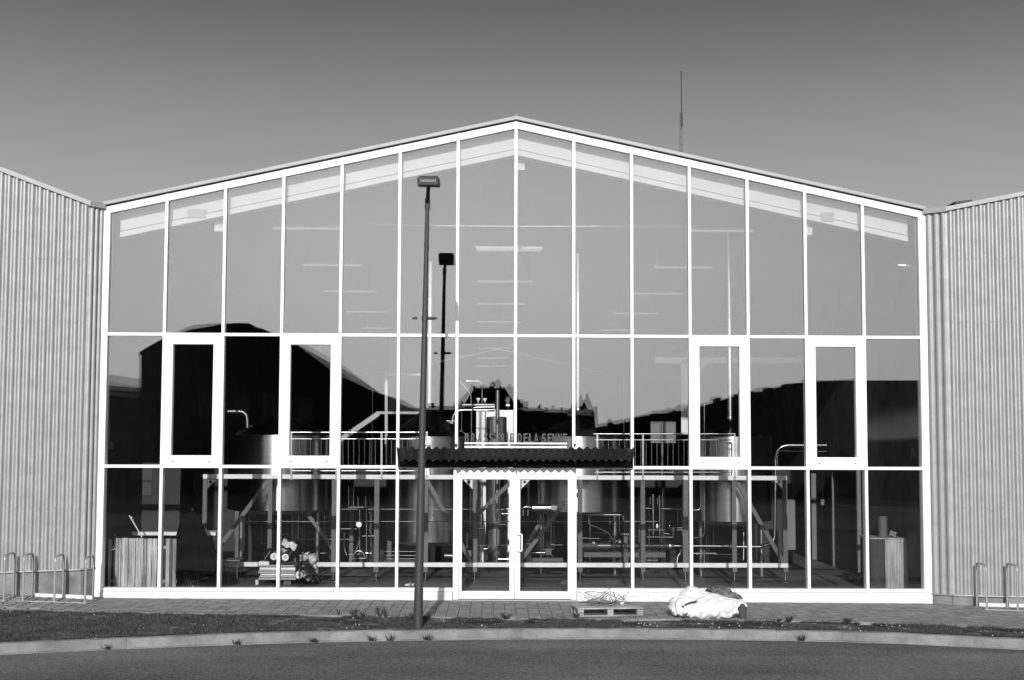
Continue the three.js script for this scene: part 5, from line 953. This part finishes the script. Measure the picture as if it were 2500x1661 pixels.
function slab(A, B, C, D, th) {                          // a thick four-cornered sheet, corners given round its upper face
  const t = [A, B, C, D], u = t.map((p) => p.clone().setY(p.y - th)), pos = [], quad = (a, b, c, d) => { for (const p of [a, b, c, a, c, d]) pos.push(p.x, p.y, p.z); };
  quad(...t); quad(u[3], u[2], u[1], u[0]); for (let i = 0; i < 4; i++) { const j = (i + 1) % 4; quad(t[j], t[i], u[i], u[j]); }
  const g = new THREE.BufferGeometry(); g.setAttribute('position', new THREE.Float32BufferAttribute(pos, 3)); g.computeVertexNormals(); return g;
}
const sheetRoof = std(0.7, 0.28, 0.9, { map: tPaint });
// ================================================================ ACROSS THE STREET (mirrored in the glass)
{
  const zb = 66, o = (l) => l.map(([x, y]) => { const p = Mir(x, y, zb); return [p.x, p.y]; });
  const h = thing('vaulted_hall', 'dark vaulted hall across the street, mirrored in the left half of the glass', 'building', Mir(640, 1100, zb).setY(-0.3));
  const sil = o([[340, 872], [400, 838], [470, 812], [560, 800], [640, 812], [715, 842], [780, 888], [850, 938], [910, 968], [972, 987]]);
  part('wall', prismZ([[sil[0][0], -0.3], [sil[sil.length - 1][0], -0.3], ...sil.slice().reverse()], zb, zb + 30), M.brickDark, h);
  const rf = sil.map(([x, y]) => [x, y + 0.02]).concat(sil.slice().reverse().map(([x, y]) => [x, y + 0.28]));
  const roof = part('roof', prismZ(rf, zb - 0.4, zb + 30.2), M.roofDark, h);
  part('roof_monitor', prismZ(o([[548, 806], [548, 793], [566, 786], [606, 786], [620, 796], [620, 812]]), zb + 0.5, zb + 26), M.roofDark, roof);
  for (const [x, y] of [[480, 960], [560, 960], [640, 960], [720, 970]]) { const a = Mir(x, y + 60, zb), b = Mir(x + 44, y, zb); const w = part('window', box(a.x, b.x, a.y, b.y, zb - 0.05, zb + 0.1), M.winDark, h); part('frame', [box(a.x, b.x, b.y, b.y + 0.1, zb - 0.1, zb), box(a.x, b.x, a.y - 0.1, a.y, zb - 0.15, zb)], M.brickDark, w); }
}
{
  const zb = 74, b = thing('low_warehouse', 'low warehouse with a pale roof strip mirrored in the left corner panes', 'building', Mir(240, 1100, zb).setY(-0.3)), q = (x, y) => Mir(x, y, zb);
  const a = q(60, 925), c = q(370, 938);
  part('wall', box(a.x, c.x, -0.3, q(200, 968).y, zb, zb + 20), M.houseWall, b); part('eave', bar(q(60, 946).setZ(zb - 0.3), q(372, 972).setZ(zb - 0.3), 0.3, 0.5), M.sheetPale, b); part('window_band', bar(q(60, 936).setZ(zb), q(372, 962).setZ(zb), 0.5, 0.3), M.winDark, b);
  part('roof', slab(q(372, 952).setZ(zb - 0.6), q(60, 926).setZ(zb - 0.6), Mir(60, 890, zb + 8), Mir(372, 930, zb + 8), 0.3), sheetRoof, b);
  part('rear_wall', box(a.x, c.x, -0.3, q(372, 945).y, zb + 7.6, zb + 8), M.houseWall, b);
}
{
  const zb = 96, q = (x, y) => Mir(x, y, zb), k = (zb + 26.98) / F;
  const house = (name, label, x0, x1, yE, yR, type, extra = 0) => {
    const a = q(x0, yE), c = q(x1, yE), r = q((x0 + x1) / 2, yR), b = thing(name, label, 'house', V3((a.x + c.x) / 2, -0.3, zb)), z = zb + extra;
    part('wall', box(a.x, c.x, -0.3, a.y, z, z + 9), M.houseWall, b);
    let roof;
    if (type === 'mansard') { const t = (c.x - a.x) * 0.19; roof = part('roof', prismZ([[a.x - 0.2, a.y], [c.x + 0.2, a.y], [c.x - t, r.y], [a.x + t, r.y]], z - 0.2, z + 9), M.roofDark, b); } else roof = part('roof', new THREE.BufferGeometry().copy(prismZ([[-4.8, a.y], [4.8, a.y], [0, r.y]], 0, c.x - a.x).rotateY(Math.PI / 2)).translate(a.x, 0, z + 4.5), M.roofDark, b);
    for (let x = x0 + 12; x < x1 - 12; x += 22) for (const y of [1030, 1062]) { const u = q(x, y + 12), v = q(x + 8, y - 6); const w = part('window', box(u.x, v.x, u.y, v.y, z - 0.03, z + 0.1), M.winDark, b); part('sill', box(u.x - 0.05, v.x + 0.05, u.y - 0.12, u.y - 0.01, z - 0.12, z - 0.001), M.sheetPale, w); }
    return { b, roof, z };
  };
  const m = house('mansard_house', 'mansard roofed house with a small cupola mirrored above the doors', 1128, 1268, 992, 949, 'mansard');
  const cu = (x, y) => { const p = q(x, y); return [p.x, p.y]; };
  part('cupola', [prismZ([cu(1197, 950), cu(1197, 940), cu(1194, 940), cu(1206, 929), cu(1206, 921), cu(1207, 921), cu(1207, 929), cu(1214, 941), cu(1211, 941), cu(1211, 950)], m.z + 1, m.z + 2.6)], M.roofDark, m.roof);
  for (const x of [1172, 1226, 1150]) part('chimney', prismZ([cu(x, 955), cu(x, 941), cu(x + 5, 941), cu(x + 5, 955)], m.z + 2, m.z + 3), M.brickDark, m.roof);
  const list = [['terraced house with a low roof, mirrored left of the lamp', 965, 1035, 1000, 990], ['terraced house with a low roof, mirrored behind the street lamp', 1037, 1126, 998, 985], ['terraced house mirrored just right of the mansard house', 1270, 1332, 1000, 989], ['terraced house with chimneys, mirrored above the right door', 1334, 1402, 1004, 992], ['terraced house at the right end of the mirrored row', 1404, 1450, 1010, 998]];
  for (const [l, a, b, e, r] of list) { const h = house('terraced_house', l, a, b, e, r, 'ridge', 1); for (const x of [a + 8, b - 14]) part('chimney', prismZ([cu(x, r + 6), cu(x, r - 6), cu(x + 6, r - 6), cu(x + 6, r + 6)], h.z + 3, h.z + 4.2), M.brickDark, h.roof); }
  const ch = q(1294, 1000); solo('factory_chimney', cyl(V3(ch.x, -0.3, zb + 14), V3(ch.x - 0.3, q(1290, 963).y, zb + 14), 0.5, 0.34, 16), M.brickDark, 'tall tapering chimney mirrored right of the mansard house', 'chimney');
  const sp = q(1452, 1000); solo('church_spire', [cyl(V3(sp.x, -0.3, zb + 16), V3(sp.x, q(1452, 985).y, zb + 16), 1.5, 1.1, 4), cyl(V3(sp.x, q(1452, 985).y, zb + 16), V3(sp.x, q(1452, 945).y, zb + 16), 0.6, 0.02, 8)], M.brickDark, 'pointed church spire mirrored right of the doors', 'spire');
}
for (const [px, top, w, l] of [[1500, 1026, 34, 'low bushy tree mirrored right of the spire, leftmost of the mirrored trees'], [1580, 1010, 42, 'bushy tree mirrored right of the control panel'], [1662, 994, 46, 'bushy tree mirrored at the right-hand railing'], [1846, 952, 40, 'bushy tree rising over the mirrored long warehouse']]) {
  const zb = 64, c = Mir(px, top + 22, zb), k = (zb + 26.98) / F, t = thing('bushy_tree', l, 'tree', V3(c.x, -0.3, zb)), geos = [];
  part('trunk', cyl(V3(c.x, -0.3, zb), V3(c.x, c.y, zb), 0.2, 0.1, 8), M.brickDark, t);
  for (let i = 0; i < 420; i++) {
    const u = V3(rr(-1, 1), rr(-1, 1), rr(-1, 1)); if (u.length() > 1 || u.length() < 0.35) continue;
    const lump = 0.8 + 0.25 * Math.sin(u.x * 5 + px) * Math.cos(u.y * 4 + px * 2), p = V3(c.x + u.x * w * k * lump, c.y + u.y * 22 * k * lump, zb + u.z * w * k * 0.7);
    const a = V3(rr(-1, 1), rr(-1, 1), rr(-1, 1)).normalize().multiplyScalar(0.22), d = V3(rr(-1, 1), rr(-1, 1), rr(-1, 1)).normalize().multiplyScalar(0.16), g = new THREE.BufferGeometry();
    g.setAttribute('position', new THREE.Float32BufferAttribute([...p.clone().add(a).toArray(), ...p.clone().add(d).toArray(), ...p.clone().sub(a).toArray(), ...p.clone().sub(a).toArray(), ...p.clone().sub(d).toArray(), ...p.clone().add(a).toArray()], 3)); geos.push(g);
  }
  part('crown', geos, M.weed, t);
}
{
  const zb = 70, o = (l, z = zb) => l.map(([x, y]) => { const p = Mir(x, y, z); return [p.x, p.y]; });
  const b = thing('long_warehouse', 'long dark warehouse with a rising roofline mirrored in the right half of the glass', 'building', Mir(1900, 1100, zb).setY(-0.3));
  const sil = o([[1452, 1046], [1520, 1034], [1600, 1016], [1690, 1002], [1760, 984], [1830, 966], [1905, 950], [1965, 938], [2100, 934], [2260, 934], [2420, 940]]);
  part('wall', prismZ([[sil[0][0], -0.3], [sil[sil.length - 1][0], -0.3], ...sil.slice().reverse()], zb, zb + 22), M.roofDark, b);
  for (let i = 0; i < sil.length - 1; i++) part('parapet', bar(V3(sil[i][0], sil[i][1] + 0.08, zb + 0.2), V3(sil[i + 1][0] - 0.01, sil[i + 1][1] + 0.08, zb + 0.2), 0.16, 0.6), M.brickDark, b);
  for (const [x, y, w, h] of [[1600, 1015, 14, 8], [1690, 1000, 20, 9], [1752, 985, 12, 14], [1800, 970, 22, 8], [1870, 956, 16, 10], [1925, 945, 24, 9], [1985, 936, 10, 12], [2150, 934, 40, 5]]) { const u = Mir(x, y + 4, zb), v = Mir(x + w, y - h, zb); part('roof_unit', box(u.x, v.x, u.y, v.y, zb + 0.8, zb + 3), M.brickDark, b); }
  const an = part('annex', box(Mir(2112, 1080, zb - 9).x, Mir(2300, 1080, zb - 9).x, -0.3, Mir(2112, 1074, zb - 9).y, zb - 9, zb - 0.1), M.houseWall, b);
  part('annex_roof', slab(Mir(2310, 1063, zb - 9.3), Mir(2108, 1072, zb - 9.3), Mir(2108, 986, zb - 0.1), Mir(2310, 966, zb - 0.1), 0.15), sheetRoof, an);
  for (const x of [1500, 1560, 1620, 1700, 1790]) { const u = Mir(x, 1085, zb), v = Mir(x + 30, 1062, zb); const w = part('window', box(u.x, v.x, u.y, v.y, zb - 0.05, zb + 0.1), M.winDark, b); part('sill', box(u.x, v.x, u.y - 0.12, u.y - 0.01, zb - 0.15, zb - 0.001), M.roofDark, w); }
}

scene.traverse((o) => { if (o.isMesh) { o.castShadow = true; o.receiveShadow = true; } });
renderer.render(scene, camera);
